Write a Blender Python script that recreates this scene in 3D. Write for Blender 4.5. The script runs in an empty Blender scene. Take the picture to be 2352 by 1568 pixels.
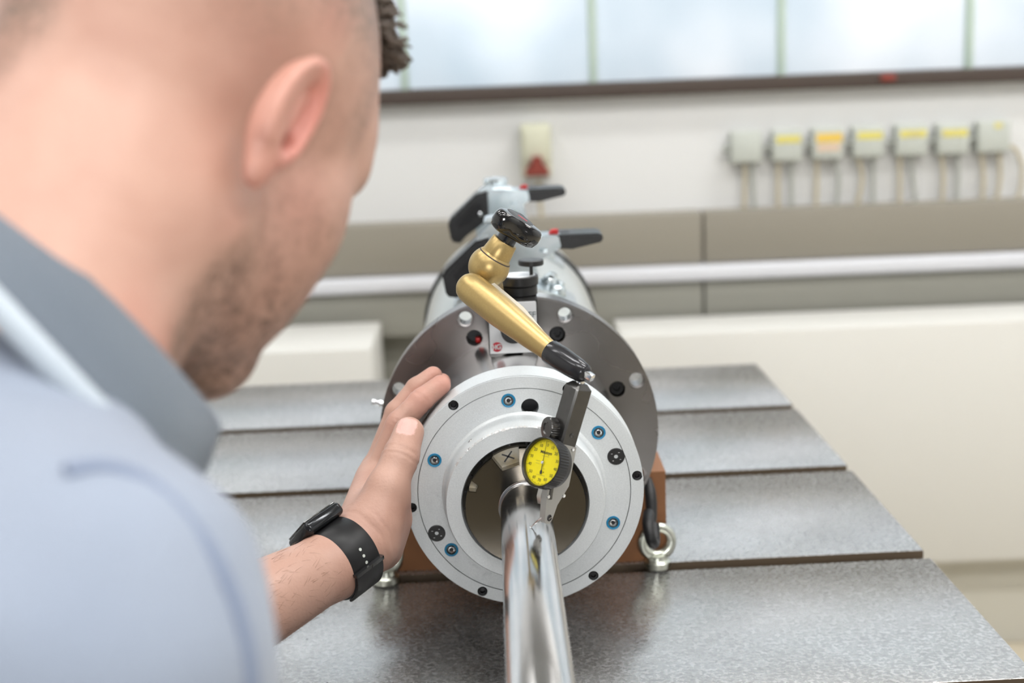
import bpy, bmesh, math, random
import numpy as np
from mathutils import Matrix, Vector
random.seed(7); rng = np.random.default_rng(7)
sc = bpy.context.scene
COL = sc.collection

# ------------------------------------------------------------------ camera
# World: spindle axis = Y axis (away from the viewer), X right, Z up; origin = centre of the grey front ring; metres.
F, CX, CY = 3267.0, 1176.0, 784.0
_dY = np.array([1117 - CX, CY - 83, F]); _dY /= np.linalg.norm(_dY)
_s = .040; _c = -(_dY[0] + _s * _dY[1]) / _dY[2]
_dX = np.array([1, _s, _c]); _dX /= np.linalg.norm(_dX)
_dZ = -np.cross(_dX, _dY)
if _dZ[1] < 0: _dZ = -_dZ
CM = np.stack([_dX, _dY, _dZ], 1)                  # world -> camera (right, up, forward)
_d0 = F * 2 * .097 / 550
CAM = -CM.T @ (np.array([(1204.5 - CX) / F, (CY - 1129) / F, 1]) * _d0)
def ray(x, y): return CM.T @ np.array([(x - CX) / F, (CY - y) / F, 1.0])
def atd(x, y, d): return Vector(CAM + ray(x, y) * d)
def aty(x, y, Y): r = ray(x, y); return Vector(CAM + r * ((Y - CAM[1]) / r[1]))
def atz(x, y, Z): r = ray(x, y); return Vector(CAM + r * ((Z - CAM[2]) / r[2]))
def cdir(r, u, f): return Vector(CM.T @ np.array([r, u, f], float)).normalized()
def cyl(a, r, Y): t = math.radians(a); return Vector((r * math.cos(t), Y, r * math.sin(t)))

cd = bpy.data.cameras.new('camera'); cam = bpy.data.objects.new('camera', cd); COL.objects.link(cam)
cd.sensor_width = 36; cd.lens = F / 2352 * 36; cd.clip_start = .02; cd.clip_end = 100
rt, up_, fw = CM[0], CM[1], CM[2]
cam.matrix_world = Matrix(((rt[0], up_[0], -fw[0], CAM[0]), (rt[1], up_[1], -fw[1], CAM[1]), (rt[2], up_[2], -fw[2], CAM[2]), (0, 0, 0, 1)))
cd.dof.use_dof = True; cd.dof.focus_distance = 1.07; cd.dof.aperture_fstop = 5.0
sc.camera = cam

# ------------------------------------------------------------------ light
W = bpy.data.worlds.new('world'); sc.world = W; W.use_nodes = True
bg = W.node_tree.nodes['Background']; bg.inputs[0].default_value = (.96, .98, 1, 1); bg.inputs[1].default_value = 2.6
sc.view_settings.view_transform = 'Standard'; sc.view_settings.look = 'None'; sc.view_settings.gamma = 1
sc.view_settings.use_curve_mapping = False
sc.view_settings.exposure = 0.50
sc.cycles.use_denoising = True
sc.cycles.max_bounces = 5; sc.cycles.diffuse_bounces = 2; sc.cycles.glossy_bounces = 4; sc.cycles.transmission_bounces = 3
sc.cycles.use_adaptive_sampling = True; sc.cycles.adaptive_threshold = .1; sc.cycles.adaptive_min_samples = 12; sc.cycles.use_light_tree = False; W.cycles.sampling_method = 'NONE'
sc.cycles.sample_clamp_indirect = 6.0
sc.cycles.caustics_reflective = False; sc.cycles.caustics_refractive = False
LAMP_W = 22.0; FLASH_W = 8.0
LAMPS = [(-1.5, -.35), (.25, -.35), (2.0, -.35), (-1.5, -2.0), (.25, -2.0), (2.0, -2.0), (-1.5, 1.2), (2.0, 1.2)]
CEIL = 3.0; FLOOR = -1.085; TAB = -.15

# ------------------------------------------------------------------ materials
MATS = {}
def mat(name, col=(.8, .8, .8), rough=.5, metal=0., spec=.5, noise=None, bump=None, sss=0., coat=0., aniso=0.):
    m = bpy.data.materials.new(name); m.use_nodes = True; nt = m.node_tree; b = nt.nodes['Principled BSDF']
    b.inputs['Base Color'].default_value = (*col, 1); b.inputs['Roughness'].default_value = rough
    b.inputs['Metallic'].default_value = metal; b.inputs['Specular IOR Level'].default_value = spec
    b.inputs['Coat Weight'].default_value = coat
    b.inputs['Anisotropic'].default_value = aniso
    if sss:
        b.inputs['Subsurface Weight'].default_value = sss; b.inputs['Subsurface Radius'].default_value = (1, .35, .2)
        b.inputs['Subsurface Scale'].default_value = .006
    tc = nt.nodes.new('ShaderNodeTexCoord')
    if noise:                                     # (scale, detail, colour2, amount, roughness2)
        n = nt.nodes.new('ShaderNodeTexNoise'); n.inputs['Scale'].default_value = noise[0]; n.inputs['Detail'].default_value = noise[1]
        nt.links.new(tc.outputs['Object'], n.inputs['Vector'])
        r = nt.nodes.new('ShaderNodeValToRGB'); r.color_ramp.elements[0].position = .5 - noise[3] / 2; r.color_ramp.elements[1].position = .5 + noise[3] / 2
        r.color_ramp.elements[0].color = (*noise[2], 1); r.color_ramp.elements[1].color = (*col, 1)
        nt.links.new(n.outputs['Fac'], r.inputs['Fac']); nt.links.new(r.outputs['Color'], b.inputs['Base Color'])
        if len(noise) > 4:
            mr = nt.nodes.new('ShaderNodeMapRange'); mr.inputs['From Min'].default_value = .35; mr.inputs['From Max'].default_value = .65
            mr.inputs['To Min'].default_value = noise[4]; mr.inputs['To Max'].default_value = rough
            nt.links.new(n.outputs['Fac'], mr.inputs['Value']); nt.links.new(mr.outputs['Result'], b.inputs['Roughness'])
    if bump:                                      # (scale, strength, distance)
        n2 = nt.nodes.new('ShaderNodeTexNoise'); n2.inputs['Scale'].default_value = bump[0]; n2.inputs['Detail'].default_value = 3
        nt.links.new(tc.outputs['Object'], n2.inputs['Vector'])
        bp = nt.nodes.new('ShaderNodeBump'); bp.inputs['Strength'].default_value = bump[1]; bp.inputs['Distance'].default_value = bump[2]
        nt.links.new(n2.outputs['Fac'], bp.inputs['Height']); nt.links.new(bp.outputs['Normal'], b.inputs['Normal'])
    MATS[name] = m; return m
mat('wall', (.84, .845, .84), .8, bump=(120, .1, .002)); mat('wall_dim', (.34, .34, .33), .8)
mat('ceiling', (.55, .55, .54), .9)
mat('floor', (.62, .55, .42), .45, noise=(6, 4, (.56, .50, .39), .5))
mat('plinth', (.68, .66, .58), .6)
mat('cream', (.80, .79, .745), .5)
mat('trunk', (.31, .285, .235), .5)
mat('trunk2', (.335, .33, .285), .5)
mat('rail', (.74, .75, .79), .4)
mat('brown', (.075, .055, .045), .5)
mat('mullion', (.66, .80, .70), .5)
mat('boxgrey', (.60, .63, .58), .5); mat('boxdark', (.40, .42, .38), .5)
mat('yellow_label', (.85, .76, .16), .6, noise=(60, 2, (.70, .62, .22), .3)); mat('orange_label', (.90, .62, .12), .6); mat('peach_label', (.80, .60, .45), .6)
mat('cable_beige', (.60, .54, .40), .5); mat('cable_grey', (.47, .49, .45), .5)
mat('socket', (.70, .70, .55), .45); mat('plug_red', (.27, .05, .035), .45)
mat('alu', (.76, .79, .80), .42, .35, noise=(900, 2, (.66, .69, .70), .5), bump=(1400, .22, .0004))
mat('alu_scuff', (.93, .93, .92), .35, .6)
mat('steel', (.31, .295, .288), .30, 1., noise=(14, 3, (.26, .245, .24), .9, .26), aniso=.4)
mat('steel_bright', (.46, .45, .44), .22, 1., noise=(25, 3, (.40, .39, .38), .6))
mat('housing', (.62, .62, .58), .36, .8, noise=(10, 2, (.56, .56, .53), .6))
mat('nose', (.125, .112, .092), .14, 1., noise=(9, 3, (.095, .085, .07), .6, .18))  # dark brown base stands in for the dark surroundings the face would mirror
mat('key_steel', (.36, .34, .29), .38, .7, noise=(90, 3, (.30, .24, .14), .35))
mat('arbor', (.62, .61, .60), .15, 1., noise=(30, 3, (.57, .56, .555), .5, .19))
mat('black_oxide', (.025, .025, .027), .32, .6)
mat('black_plastic', (.011, .011, .012), .36, bump=(500, .08, .0005))
mat('black_gloss', (.012, .012, .013), .07, coat=.6)
mat('black_rubber', (.009, .009, .010), .42, spec=.35)
mat('rubber_grey', (.055, .057, .060), .55)
mat('blue', (.01, .22, .42), .35)
mat('chrome', (.72, .73, .74), .14, 1.)
mat('zinc', (.72, .77, .79), .24, 1., noise=(70, 3, (.58, .65, .68), .5))
mat('zinc_eye', (.66, .68, .62), .28, 1., noise=(160, 3, (.52, .54, .46), .5), bump=(400, .25, .0008))
mat('gold', (.50, .36, .15), .37, .7, noise=(700, 2, (.46, .33, .135), .4)); mat('black_steel', (.035, .035, .038), .2, .4)
mat('gold_flat_reflect', (.46, .42, .34), .42, .4)
mat('white_label_lit_top', (.80, .81, .82), .22, .1)
mat('red', (.62, .02, .045), .4); mat('red_plug', (.55, .01, .01), .4)
mat('print_grey', (.09, .12, .12), .5); mat('print_black', (.03, .03, .02), .5); mat('white', (.85, .85, .85), .4); mat('ink', (.04, .04, .045), .5)
mat('print_line', (.52, .45, .05), .5); mat('dial_yellow', (.86, .72, .005), .45)
mat('gauge_grey', (.36, .355, .335), .38, .5); mat('gauge_light', (.50, .49, .46), .3, .7)
mat('gunmetal', (.115, .112, .108), .27, .9, noise=(220, 3, (.09, .088, .086), .6))
mat('gun_edge', (.5, .5, .5), .25, .9)
mat('wood', (.33, .145, .06), .55, noise=(18, 4, (.23, .095, .036), .6))
mat('table_side', (.20, .19, .18), .5, .5)
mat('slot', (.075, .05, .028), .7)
mat('trouser', (.10, .12, .16), .8)
mat('hair', (.10, .075, .058), .5); mat('arm_hair', (.30, .18, .11), .5)
mat('steel_dark', (.10, .095, .085), .35, .9)
mat('watch_case', (.03, .032, .035), .16, .6)

def nodes(name):
    m = bpy.data.materials.new(name); m.use_nodes = True; MATS[name] = m
    return m.node_tree, m.node_tree.nodes, m.node_tree.links, m.node_tree.nodes['Principled BSDF']
# scraped cast-iron table: mottled grey, glossy patches, a few pits and stains
nt, N, L, b = nodes('table_iron')
tc = N.new('ShaderNodeTexCoord')
def tnoise(scale, det=4, dist=0., vec=None):
    n = N.new('ShaderNodeTexNoise'); n.inputs['Scale'].default_value = scale; n.inputs['Detail'].default_value = det
    n.inputs['Distortion'].default_value = dist; L.new((vec or tc.outputs['Object']), n.inputs['Vector']); return n
def ramp(src, stops):
    r = N.new('ShaderNodeValToRGB'); e = r.color_ramp.elements
    while len(e) < len(stops): e.new(.5)
    for k, (p, c) in enumerate(stops): e[k].position = p; e[k].color = (*c, 1) if len(c) == 3 else c
    L.new(src, r.inputs['Fac']); return r
def mix(a, c2, fac, typ='MIX'):
    m = N.new('ShaderNodeMix'); m.data_type = 'RGBA'; m.blend_type = typ
    if isinstance(fac, float): m.inputs[0].default_value = fac
    else: L.new(fac, m.inputs[0])
    for sock, v in ((m.inputs[6], a), (m.inputs[7], c2)):
        if isinstance(v, tuple): sock.default_value = (*v, 1)
        else: L.new(v, sock)
    return m.outputs[2]
big = tnoise(6, 4, .3); fine = tnoise(260, 4, .3); mid = tnoise(90, 4, .2); wear = tnoise(3.2, 4, .4)
c1 = ramp(fine.outputs['Fac'], [(.34, (.44, .43, .42)), (.64, (.62, .615, .61))])
c2 = ramp(mid.outputs['Fac'], [(.34, (.90, .895, .89)), (.62, (1, 1, 1))])
c3 = ramp(big.outputs['Fac'], [(.30, (.72, .70, .68)), (.56, (1, 1, 1))])
v = mix(c1.outputs['Color'], c2.outputs['Color'], .8, 'MULTIPLY'); v = mix(v, c3.outputs['Color'], .6, 'MULTIPLY')
vor = N.new('ShaderNodeTexVoronoi'); vor.inputs['Scale'].default_value = 85; L.new(tc.outputs['Object'], vor.inputs['Vector'])
pit = ramp(vor.outputs['Distance'], [(.06, (1, 1, 1)), (.11, (0, 0, 0))]); pm = ramp(tnoise(11, 3).outputs['Fac'], [(.64, (0, 0, 0)), (.69, (1, 1, 1))])
pmask = N.new('ShaderNodeMath'); pmask.operation = 'MULTIPLY'; L.new(pit.outputs['Color'], pmask.inputs[0]); L.new(pm.outputs['Color'], pmask.inputs[1])
v = mix(v, (.05, .045, .04), pmask.outputs[0])
L.new(v, b.inputs['Base Color']); b.inputs['Metallic'].default_value = .9
rr = N.new('ShaderNodeMapRange'); rr.inputs['From Min'].default_value = .3; rr.inputs['From Max'].default_value = .7; rr.inputs['To Min'].default_value = .20; rr.inputs['To Max'].default_value = .32
L.new(fine.outputs['Fac'], rr.inputs['Value']); L.new(rr.outputs['Result'], b.inputs['Roughness'])
bp = N.new('ShaderNodeBump'); bp.inputs['Strength'].default_value = .25; bp.inputs['Distance'].default_value = .0006; L.new(fine.outputs['Fac'], bp.inputs['Height']); L.new(bp.outputs['Normal'], b.inputs['Normal'])
# frosted window glass
nt, N, L, b = nodes('frosted')
tc = N.new('ShaderNodeTexCoord'); out = N['Material Output']; N.remove(b)
tr = N.new('ShaderNodeBsdfTranslucent'); gl = N.new('ShaderNodeBsdfGlossy'); gl.inputs['Roughness'].default_value = .16
cl = ramp(tnoise(1.6, 3).outputs['Fac'], [(.38, (.70, .76, .80)), (.62, (.92, .93, .94))]); L.new(cl.outputs['Color'], tr.inputs['Color'])
bpn = N.new('ShaderNodeBump'); bpn.inputs['Strength'].default_value = .06; bpn.inputs['Distance'].default_value = .002
L.new(tnoise(170, 2).outputs['Fac'], bpn.inputs['Height']); L.new(bpn.outputs['Normal'], gl.inputs['Normal'])
fr = N.new('ShaderNodeFresnel'); fr.inputs['IOR'].default_value = 1.5
ms = N.new('ShaderNodeMixShader'); L.new(fr.outputs[0], ms.inputs[0]); L.new(tr.outputs[0], ms.inputs[1]); L.new(gl.outputs[0], ms.inputs[2]); L.new(ms.outputs[0], out.inputs['Surface'])
# skin: tone, blotches, stubble / cropped hair / pink / nail masks stored on the mesh
nt, N, L, b = nodes('skin')
tc = N.new('ShaderNodeTexCoord'); at = N.new('ShaderNodeAttribute'); at.attribute_name = 'mask'
sep = N.new('ShaderNodeSeparateColor'); L.new(at.outputs['Color'], sep.inputs['Color'])
base = ramp(tnoise(16, 4, .5).outputs['Fac'], [(.36, (.475, .265, .20)), (.64, (.55, .33, .255))])
v = mix(base.outputs['Color'], (.66, .25, .20), sep.outputs['Blue'])
hn = ramp(tnoise(260, 3, .4).outputs['Fac'], [(.40, (.0, .0, .0)), (.62, (1, 1, 1))]); hn2 = ramp(tnoise(70, 3, .6).outputs['Fac'], [(.36, (.55,) * 3), (.60, (1, 1, 1))])
hm = N.new('ShaderNodeMath'); hm.operation = 'MULTIPLY_ADD'; L.new(hn.outputs['Color'], hm.inputs[0]); hm.inputs[1].default_value = .45; hm.inputs[2].default_value = .45
bm_ = N.new('ShaderNodeMath'); bm_.operation = 'MULTIPLY'; L.new(sep.outputs['Red'], bm_.inputs[0]); L.new(hm.outputs[0], bm_.inputs[1])
bm2 = N.new('ShaderNodeMath'); bm2.operation = 'MULTIPLY'; bm2.use_clamp = True; L.new(bm_.outputs[0], bm2.inputs[0]); L.new(hn2.outputs['Color'], bm2.inputs[1])
v = mix(v, (.085, .045, .028), bm2.outputs[0])
gm = N.new('ShaderNodeMath'); gm.operation = 'MULTIPLY'; gm.use_clamp = True; L.new(sep.outputs['Green'], gm.inputs[0]); L.new(hm.outputs[0], gm.inputs[1])
v = mix(v, (.15, .115, .09), gm.outputs[0])
v = mix(v, (.78, .46, .41), at.outputs['Alpha'])
L.new(v, b.inputs['Base Color']); b.inputs['Roughness'].default_value = .46
bp = N.new('ShaderNodeBump'); bp.inputs['Strength'].default_value = .25; bp.inputs['Distance'].default_value = .0008; L.new(tnoise(420, 3).outputs['Fac'], bp.inputs['Height']); L.new(bp.outputs['Normal'], b.inputs['Normal'])
# knitted shirt fabric
def fabric(name, c1, c2, sc_, stren):
    global nt, N, L, b
    nt, N, L, b = nodes(name)
    tcx = N.new('ShaderNodeTexCoord'); wv = N.new('ShaderNodeTexWave'); wv.inputs['Scale'].default_value = sc_; wv.inputs['Distortion'].default_value = .4
    wv.bands_direction = 'X'
    L.new(tcx.outputs['UV' if name == 'collar_rib' else 'Object'], wv.inputs['Vector'])
    n = N.new('ShaderNodeTexNoise'); n.inputs['Scale'].default_value = 9; L.new(tcx.outputs['Object'], n.inputs['Vector'])
    r = ramp(n.outputs['Fac'], [(.35, c1), (.65, c2)])
    v = mix(r.outputs['Color'], tuple(x * .78 for x in c1), wv.outputs['Fac']) if name == 'collar_rib' else r.outputs['Color']
    L.new(v, b.inputs['Base Color']); b.inputs['Roughness'].default_value = .85; b.inputs['Sheen Weight'].default_value = .25
    bp = N.new('ShaderNodeBump'); bp.inputs['Strength'].default_value = stren; bp.inputs['Distance'].default_value = .001
    L.new(wv.outputs['Fac'], bp.inputs['Height']); L.new(bp.outputs['Normal'], b.inputs['Normal'])
fabric('shirt', (.245, .285, .36), (.28, .32, .395), 330, .12)
fabric('collar_rib', (.145, .18, .225), (.17, .205, .25), 46, .5)
mat('seam', (.20, .24, .33), .85)
fabric('collar_edge', (.47, .53, .59), (.51, .57, .63), 100, .1)

# ------------------------------------------------------------------ builders
def finish(name, me, m=None, parent=None, sharp=40, smooth=True):
    if smooth:
        me.shade_smooth()
        if sharp < 179: me.set_sharp_from_angle(angle=math.radians(sharp))
    o = bpy.data.objects.new(name, me); COL.objects.link(o)
    if m: me.materials.append(MATS[m])
    if parent:
        o.parent = parent; o.matrix_parent_inverse = Matrix.Translation(-parent.location)
    return o
def obj(name, bm, m=None, parent=None, sharp=40):
    bmesh.ops.recalc_face_normals(bm, faces=bm.faces)
    me = bpy.data.meshes.new(name); bm.to_mesh(me); bm.free()
    return finish(name, me, m, parent, sharp)
def tag(o, label=None, cat=None, group=None, kind=None):
    for k, v in (('label', label), ('category', cat), ('group', group), ('kind', kind)):
        if v: o[k] = v
    return o
def thing(name, label, cat, loc=(0, 0, 0), group=None, kind=None):
    o = bpy.data.objects.new(name, None); COL.objects.link(o); o.location = loc; o.empty_display_size = .02
    return tag(o, label, cat, group, kind)
def fr(o, x=None, y=None, z=None):
    """frame: origin + two given axes (the third follows)"""
    if z is None: z = x.cross(y)
    if x is None: x = y.cross(z)
    if y is None: y = z.cross(x)
    x, y, z = x.normalized(), y.normalized(), z.normalized()
    return Matrix(((x.x, y.x, z.x, o.x), (x.y, y.y, z.y, o.y), (x.z, y.z, z.z, o.z), (0, 0, 0, 1)))
def along(o, z, hint=Vector((0, 0, 1))):
    z = z.normalized(); x = hint.cross(z)
    if x.length < 1e-4: x = Vector((1, 0, 0)).cross(z)
    return fr(o, x=x.normalized(), z=z)
def box(bm, c, s, M=None, bev=0., seg=2):
    r = bmesh.ops.create_cube(bm, size=1)['verts']
    for v in r: v.co = Vector((v.co.x * s[0] + c[0], v.co.y * s[1] + c[1], v.co.z * s[2] + c[2]))
    if bev:
        es = list({e for v in r for e in v.link_edges})
        g = bmesh.ops.bevel(bm, geom=es, offset=bev, segments=seg, affect='EDGES', profile=.5)
        r = list({v for f in g['faces'] for v in f.verts} | {v for v in r if v.is_valid})
    if M: bmesh.ops.transform(bm, matrix=M, verts=r)
    return r
def BX(name, c, s, m, parent=None, M=None, bev=0., seg=2):
    bm = bmesh.new(); box(bm, c, s, M, bev, seg); return obj(name, bm, m, parent)
def lathe(bm, prof, M=None, n=48, close=False):
    """profile [(r, z)] turned about local z"""
    rings = []
    for r, z in prof:
        if r < 1e-7: rings.append([bm.verts.new((0, 0, z))])
        else: rings.append([bm.verts.new((r * math.cos(2 * math.pi * k / n), r * math.sin(2 * math.pi * k / n), z)) for k in range(n)])
    prs = list(zip(rings, rings[1:])) + ([(rings[-1], rings[0])] if close else [])
    for a, c in prs:
        for k in range(n):
            k2 = (k + 1) % n
            if len(a) == 1 and len(c) == 1: continue
            if len(a) == 1: bm.faces.new((a[0], c[k], c[k2]))
            elif len(c) == 1: bm.faces.new((a[k], a[k2], c[0]))
            else: bm.faces.new((a[k], a[k2], c[k2], c[k]))
    vs = [v for r in rings for v in r]
    if M: bmesh.ops.transform(bm, matrix=M, verts=vs)
    return vs
AXY = Matrix.Rotation(math.radians(-90), 4, 'X')          # local z -> world y
def LA(name, prof, m, parent=None, M=AXY, n=48, close=False, sharp=40):
    bm = bmesh.new(); lathe(bm, prof, M, n, close); return obj(name, bm, m, parent, sharp)
def tube(bm, pts, rad, n=12, cap=True):
    pts = [Vector(p) for p in pts]; rings = []; x = None
    for k, p in enumerate(pts):
        t = (pts[min(k + 1, len(pts) - 1)] - pts[max(k - 1, 0)]).normalized()
        if x is None: x = t.orthogonal().normalized()
        x = (x - t * x.dot(t)).normalized(); y = t.cross(x)
        r = rad[k] if hasattr(rad, '__len__') else rad
        rings.append([bm.verts.new(p + (x * math.cos(2 * math.pi * j / n) + y * math.sin(2 * math.pi * j / n)) * r) for j in range(n)])
    for a, c in zip(rings, rings[1:]):
        for j in range(n): bm.faces.new((a[j], a[(j + 1) % n], c[(j + 1) % n], c[j]))
    if cap: bm.faces.new(rings[0][::-1]); bm.faces.new(rings[-1])
def TU(name, pts, rad, m, parent=None, n=12):
    bm = bmesh.new(); tube(bm, pts, rad, n); return obj(name, bm, m, parent)
def curve(pts, n=8):
    """Catmull-Rom through points"""
    P = [Vector(p) for p in pts]; P = [2 * P[0] - P[1]] + P + [2 * P[-1] - P[-2]]; o = []
    for k in range(1, len(P) - 2):
        for j in range(n):
            t = j / n; a, b_, c, d = P[k - 1:k + 3]
            o.append(.5 * ((2 * b_) + (c - a) * t + (2 * a - 5 * b_ + 4 * c - d) * t * t + (3 * b_ - a - 3 * c + d) * t ** 3))
    return o + [P[-2]]
def circ(cx, cz, r, n=24): return [(cx + r * math.cos(2 * math.pi * k / n), cz + r * math.sin(2 * math.pi * k / n)) for k in range(n)]
def plate(bm, loops, y0, y1, M=None, bev=0.):
    """flat plate in the XZ plane with outline loops[0] and holes loops[1:], from y0 (front) to y1"""
    vs = []; outer = []
    for y in (y0, y1):
        es = []; rings = []
        for lp in loops:
            r = [bm.verts.new((x, y, z)) for x, z in lp]; rings.append(r); vs += r
            es += [bm.edges.new((r[k], r[(k + 1) % len(r)])) for k in range(len(r))]
        if y == y0: outer = es[:len(loops[0])]
        bmesh.ops.triangle_fill(bm, use_beauty=True, use_dissolve=False, edges=es)
        if y == y0: first = rings
    for a, c in zip(first, rings):
        for k in range(len(a)): bm.faces.new((a[k], a[(k + 1) % len(a)], c[(k + 1) % len(a)], c[k]))
    bmesh.ops.recalc_face_normals(bm, faces=bm.faces)
    if bev: bmesh.ops.bevel(bm, geom=outer, offset=bev, segments=2, affect='EDGES')
    if M: bmesh.ops.transform(bm, matrix=M, verts=bm.verts)
def PL(name, loops, y0, y1, m, parent=None, M=None, bev=0.):
    bm = bmesh.new(); plate(bm, loops, y0, y1, M, bev); return obj(name, bm, m, parent, 35)
def text(name, s, size, M, m, parent, depth=.0001, shear=0., bold=0.):
    c = bpy.data.curves.new('t', 'FONT'); c.body = s; c.size = size; c.align_x = 'CENTER'; c.align_y = 'CENTER'; c.extrude = depth; c.shear = shear; c.offset = bold; c.resolution_u = 3
    o = bpy.data.objects.new('t', c); COL.objects.link(o); bpy.context.view_layer.update()
    me = bpy.data.meshes.new_from_object(o); bpy.data.objects.remove(o); me.name = name; me.transform(M)
    r = finish(name, me, None, parent, smooth=False); me.materials.clear(); me.materials.append(MATS[m]); return r
def join_mesh(name, parts, m, parent):
    bm = bmesh.new()
    for o in parts: bm.from_mesh(o.data)
    for o in parts: bpy.data.objects.remove(o)
    return obj(name, bm, m, parent)
def copy_tree(o, parent=None, loc=None):
    c = o.copy(); COL.objects.link(c)
    if parent: c.parent = parent
    if loc is not None: c.location = loc
    for ch in o.children: copy_tree(ch, c)
    return c

# signed-distance modelling (body, clothes): smooth unions meshed by surface nets
def s_cap(p, a, b_, ra, rb):
    a = np.array(a, np.float32); b_ = np.array(b_, np.float32); ab = b_ - a
    t = np.clip(((p - a) @ ab) / (ab @ ab), 0, 1); d = p - a - t[:, None] * ab
    return np.sqrt((d * d).sum(1)) - (ra + (rb - ra) * t)
def s_ell(p, c, r, Rm=None):
    q = p - np.array(c, np.float32)
    if Rm is not None: q = q @ np.array(Rm, np.float32)
    r = np.array(r, np.float32); k0 = np.sqrt(((q / r) ** 2).sum(1)); k1 = np.sqrt(((q / r ** 2) ** 2).sum(1)) + 1e-9
    return k0 * (k0 - 1) / k1
def smin(a, b_, k): h = np.clip(.5 + .5 * (b_ - a) / k, 0, 1); return b_ + (a - b_) * h - k * h * (1 - h)
def smax(a, b_, k): return -smin(-a, -b_, k)
def nets(fn, lo, hi, h):
    n = np.ceil((np.array(hi) - np.array(lo)) / h).astype(int) + 1
    ax = [np.float32(lo[k] + h * np.arange(n[k])) for k in range(3)]
    B = 8; nbk = -(-n // B); cax_ = [np.float32(lo[k] + h * (np.arange(nbk[k]) * B + (B - 1) / 2)) for k in range(3)]
    cc = np.stack(np.meshgrid(*cax_, indexing='ij'), -1).reshape(-1, 3); dc = fn(cc)
    Gp = np.repeat(np.repeat(np.repeat(dc.reshape(nbk), B, 0), B, 1), B, 2).astype(np.float32)
    loc = np.stack(np.meshgrid(*[np.arange(B)] * 3, indexing='ij'), -1).reshape(-1, 3)
    near = np.argwhere(np.abs(dc.reshape(nbk)) < h * B * 1.25)
    for q0 in range(0, len(near), 400):
        I = (near[q0:q0 + 400, None] * B + loc[None]).reshape(-1, 3)
        Gp[I[:, 0], I[:, 1], I[:, 2]] = fn((np.array(lo) + h * I).astype(np.float32))
    G = Gp[:n[0], :n[1], :n[2]]
    ins = G < 0; acc = np.zeros((*(n - 1), 3), np.float32); cnt = np.zeros(n - 1, np.float32)
    idx = np.stack(np.meshgrid(*[np.arange(k - 1) for k in n], indexing='ij'), -1).astype(np.float32)
    cs = [(i, j, k) for i in (0, 1) for j in (0, 1) for k in (0, 1)]
    sl = lambda A, c: A[c[0]:n[0] - 1 + c[0], c[1]:n[1] - 1 + c[1], c[2]:n[2] - 1 + c[2]]
    for a in cs:
        for d in range(3):
            if a[d]: continue
            c = tuple(a[e] + (e == d) for e in range(3)); ga, gb = sl(G, a), sl(G, c); mk = sl(ins, a) != sl(ins, c)
            t = np.where(mk, ga / (ga - gb + 1e-12), 0)
            pt = np.array(a, np.float32) + t[..., None] * (np.arange(3) == d)
            acc += np.where(mk[..., None], pt, 0); cnt += mk
    has = cnt > 0; vid = np.full(n - 1, -1, np.int64); vid[has] = np.arange(has.sum())
    V = (idx[has] + acc[has] / cnt[has][:, None]) * h + np.array(lo, np.float32)
    FS = []
    for d in range(3):
        e1, e2 = (d + 1) % 3, (d + 2) % 3
        s0 = [slice(1, n[k] - 1) for k in range(3)]; s0[d] = slice(0, n[d] - 1); s1 = list(s0); s1[d] = slice(1, n[d])
        A, B = ins[tuple(s0)], ins[tuple(s1)]; I = np.argwhere(A != B) + np.array([0 if k == d else 1 for k in range(3)])
        fl = A[A != B]
        def vv(o1, o2):
            J = I.copy(); J[:, e1] -= o1; J[:, e2] -= o2; return vid[J[:, 0], J[:, 1], J[:, 2]]
        q = np.stack([vv(1, 1), vv(0, 1), vv(0, 0), vv(1, 0)], 1); q[~fl] = q[~fl][:, ::-1]; FS.append(q)
    return V, np.concatenate(FS)
def mesh_np(name, V, Fq):
    me = bpy.data.meshes.new(name); me.from_pydata(V.tolist(), [], Fq.tolist()); me.update(); return me

# ================================================================== ROOM
XL, XR, YB, YF = -3.2, 3.6, 2.25, -6.0
WZ0, WZ1 = .236, 2.1                                   # window band in the back wall
def struct(o): o['kind'] = 'structure'; return o
struct(BX('floor', ((XL + XR) / 2, (YB + YF) / 2, FLOOR - .05), (XR - XL, YB - YF, .1), 'floor'))
struct(BX('ceiling', ((XL + XR) / 2, (YB + YF) / 2, CEIL + .05), (XR - XL, YB - YF, .1), 'ceiling'))
wb = bmesh.new()
box(wb, ((XL + XR) / 2, YB + .1, (FLOOR + WZ0 - .02) / 2), (XR - XL, .2, WZ0 - .02 - FLOOR)); box(wb, ((XL + XR) / 2, YB + .1, (WZ1 + CEIL) / 2), (XR - XL, .2, CEIL - WZ1))
struct(obj('wall_back', wb, 'wall'))
struct(BX('wall_left', (XL - .1, (YB + YF) / 2, (FLOOR + CEIL) / 2), (.2, YB - YF, CEIL - FLOOR), 'wall'))
struct(BX('wall_right', (XR + .1, (YB + YF) / 2, (FLOOR + CEIL) / 2), (.2, YB - YF, CEIL - FLOOR), 'wall'))
struct(BX('wall_front', ((XL + XR) / 2, YF - .1, (FLOOR + CEIL) / 2), (XR - XL, .2, CEIL - FLOOR), 'wall_dim'))
win = thing('window_1', None, None, (.3, YB, WZ0), kind='structure')
mx = [aty(x, 100, YB).x for x in (924, 1363, 1800, 2232)]; pitch = (mx[3] - mx[0]) / 3
xs = [mx[0] + pitch * k for k in range(-7, 8)]; xs = [x for x in xs if XL < x < XR]
edges = [XL] + xs + [XR]
for a, c in zip(edges, edges[1:]): BX('pane', ((a + c) / 2, YB + .03, (WZ0 + WZ1) / 2), (c - a - .004, .006, WZ1 - WZ0), 'frosted', win)
for x in xs: BX('mullion', (x, YB + .022, (WZ0 + WZ1) / 2), (.018, .03, WZ1 - WZ0), 'mullion', win, bev=.003)
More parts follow.
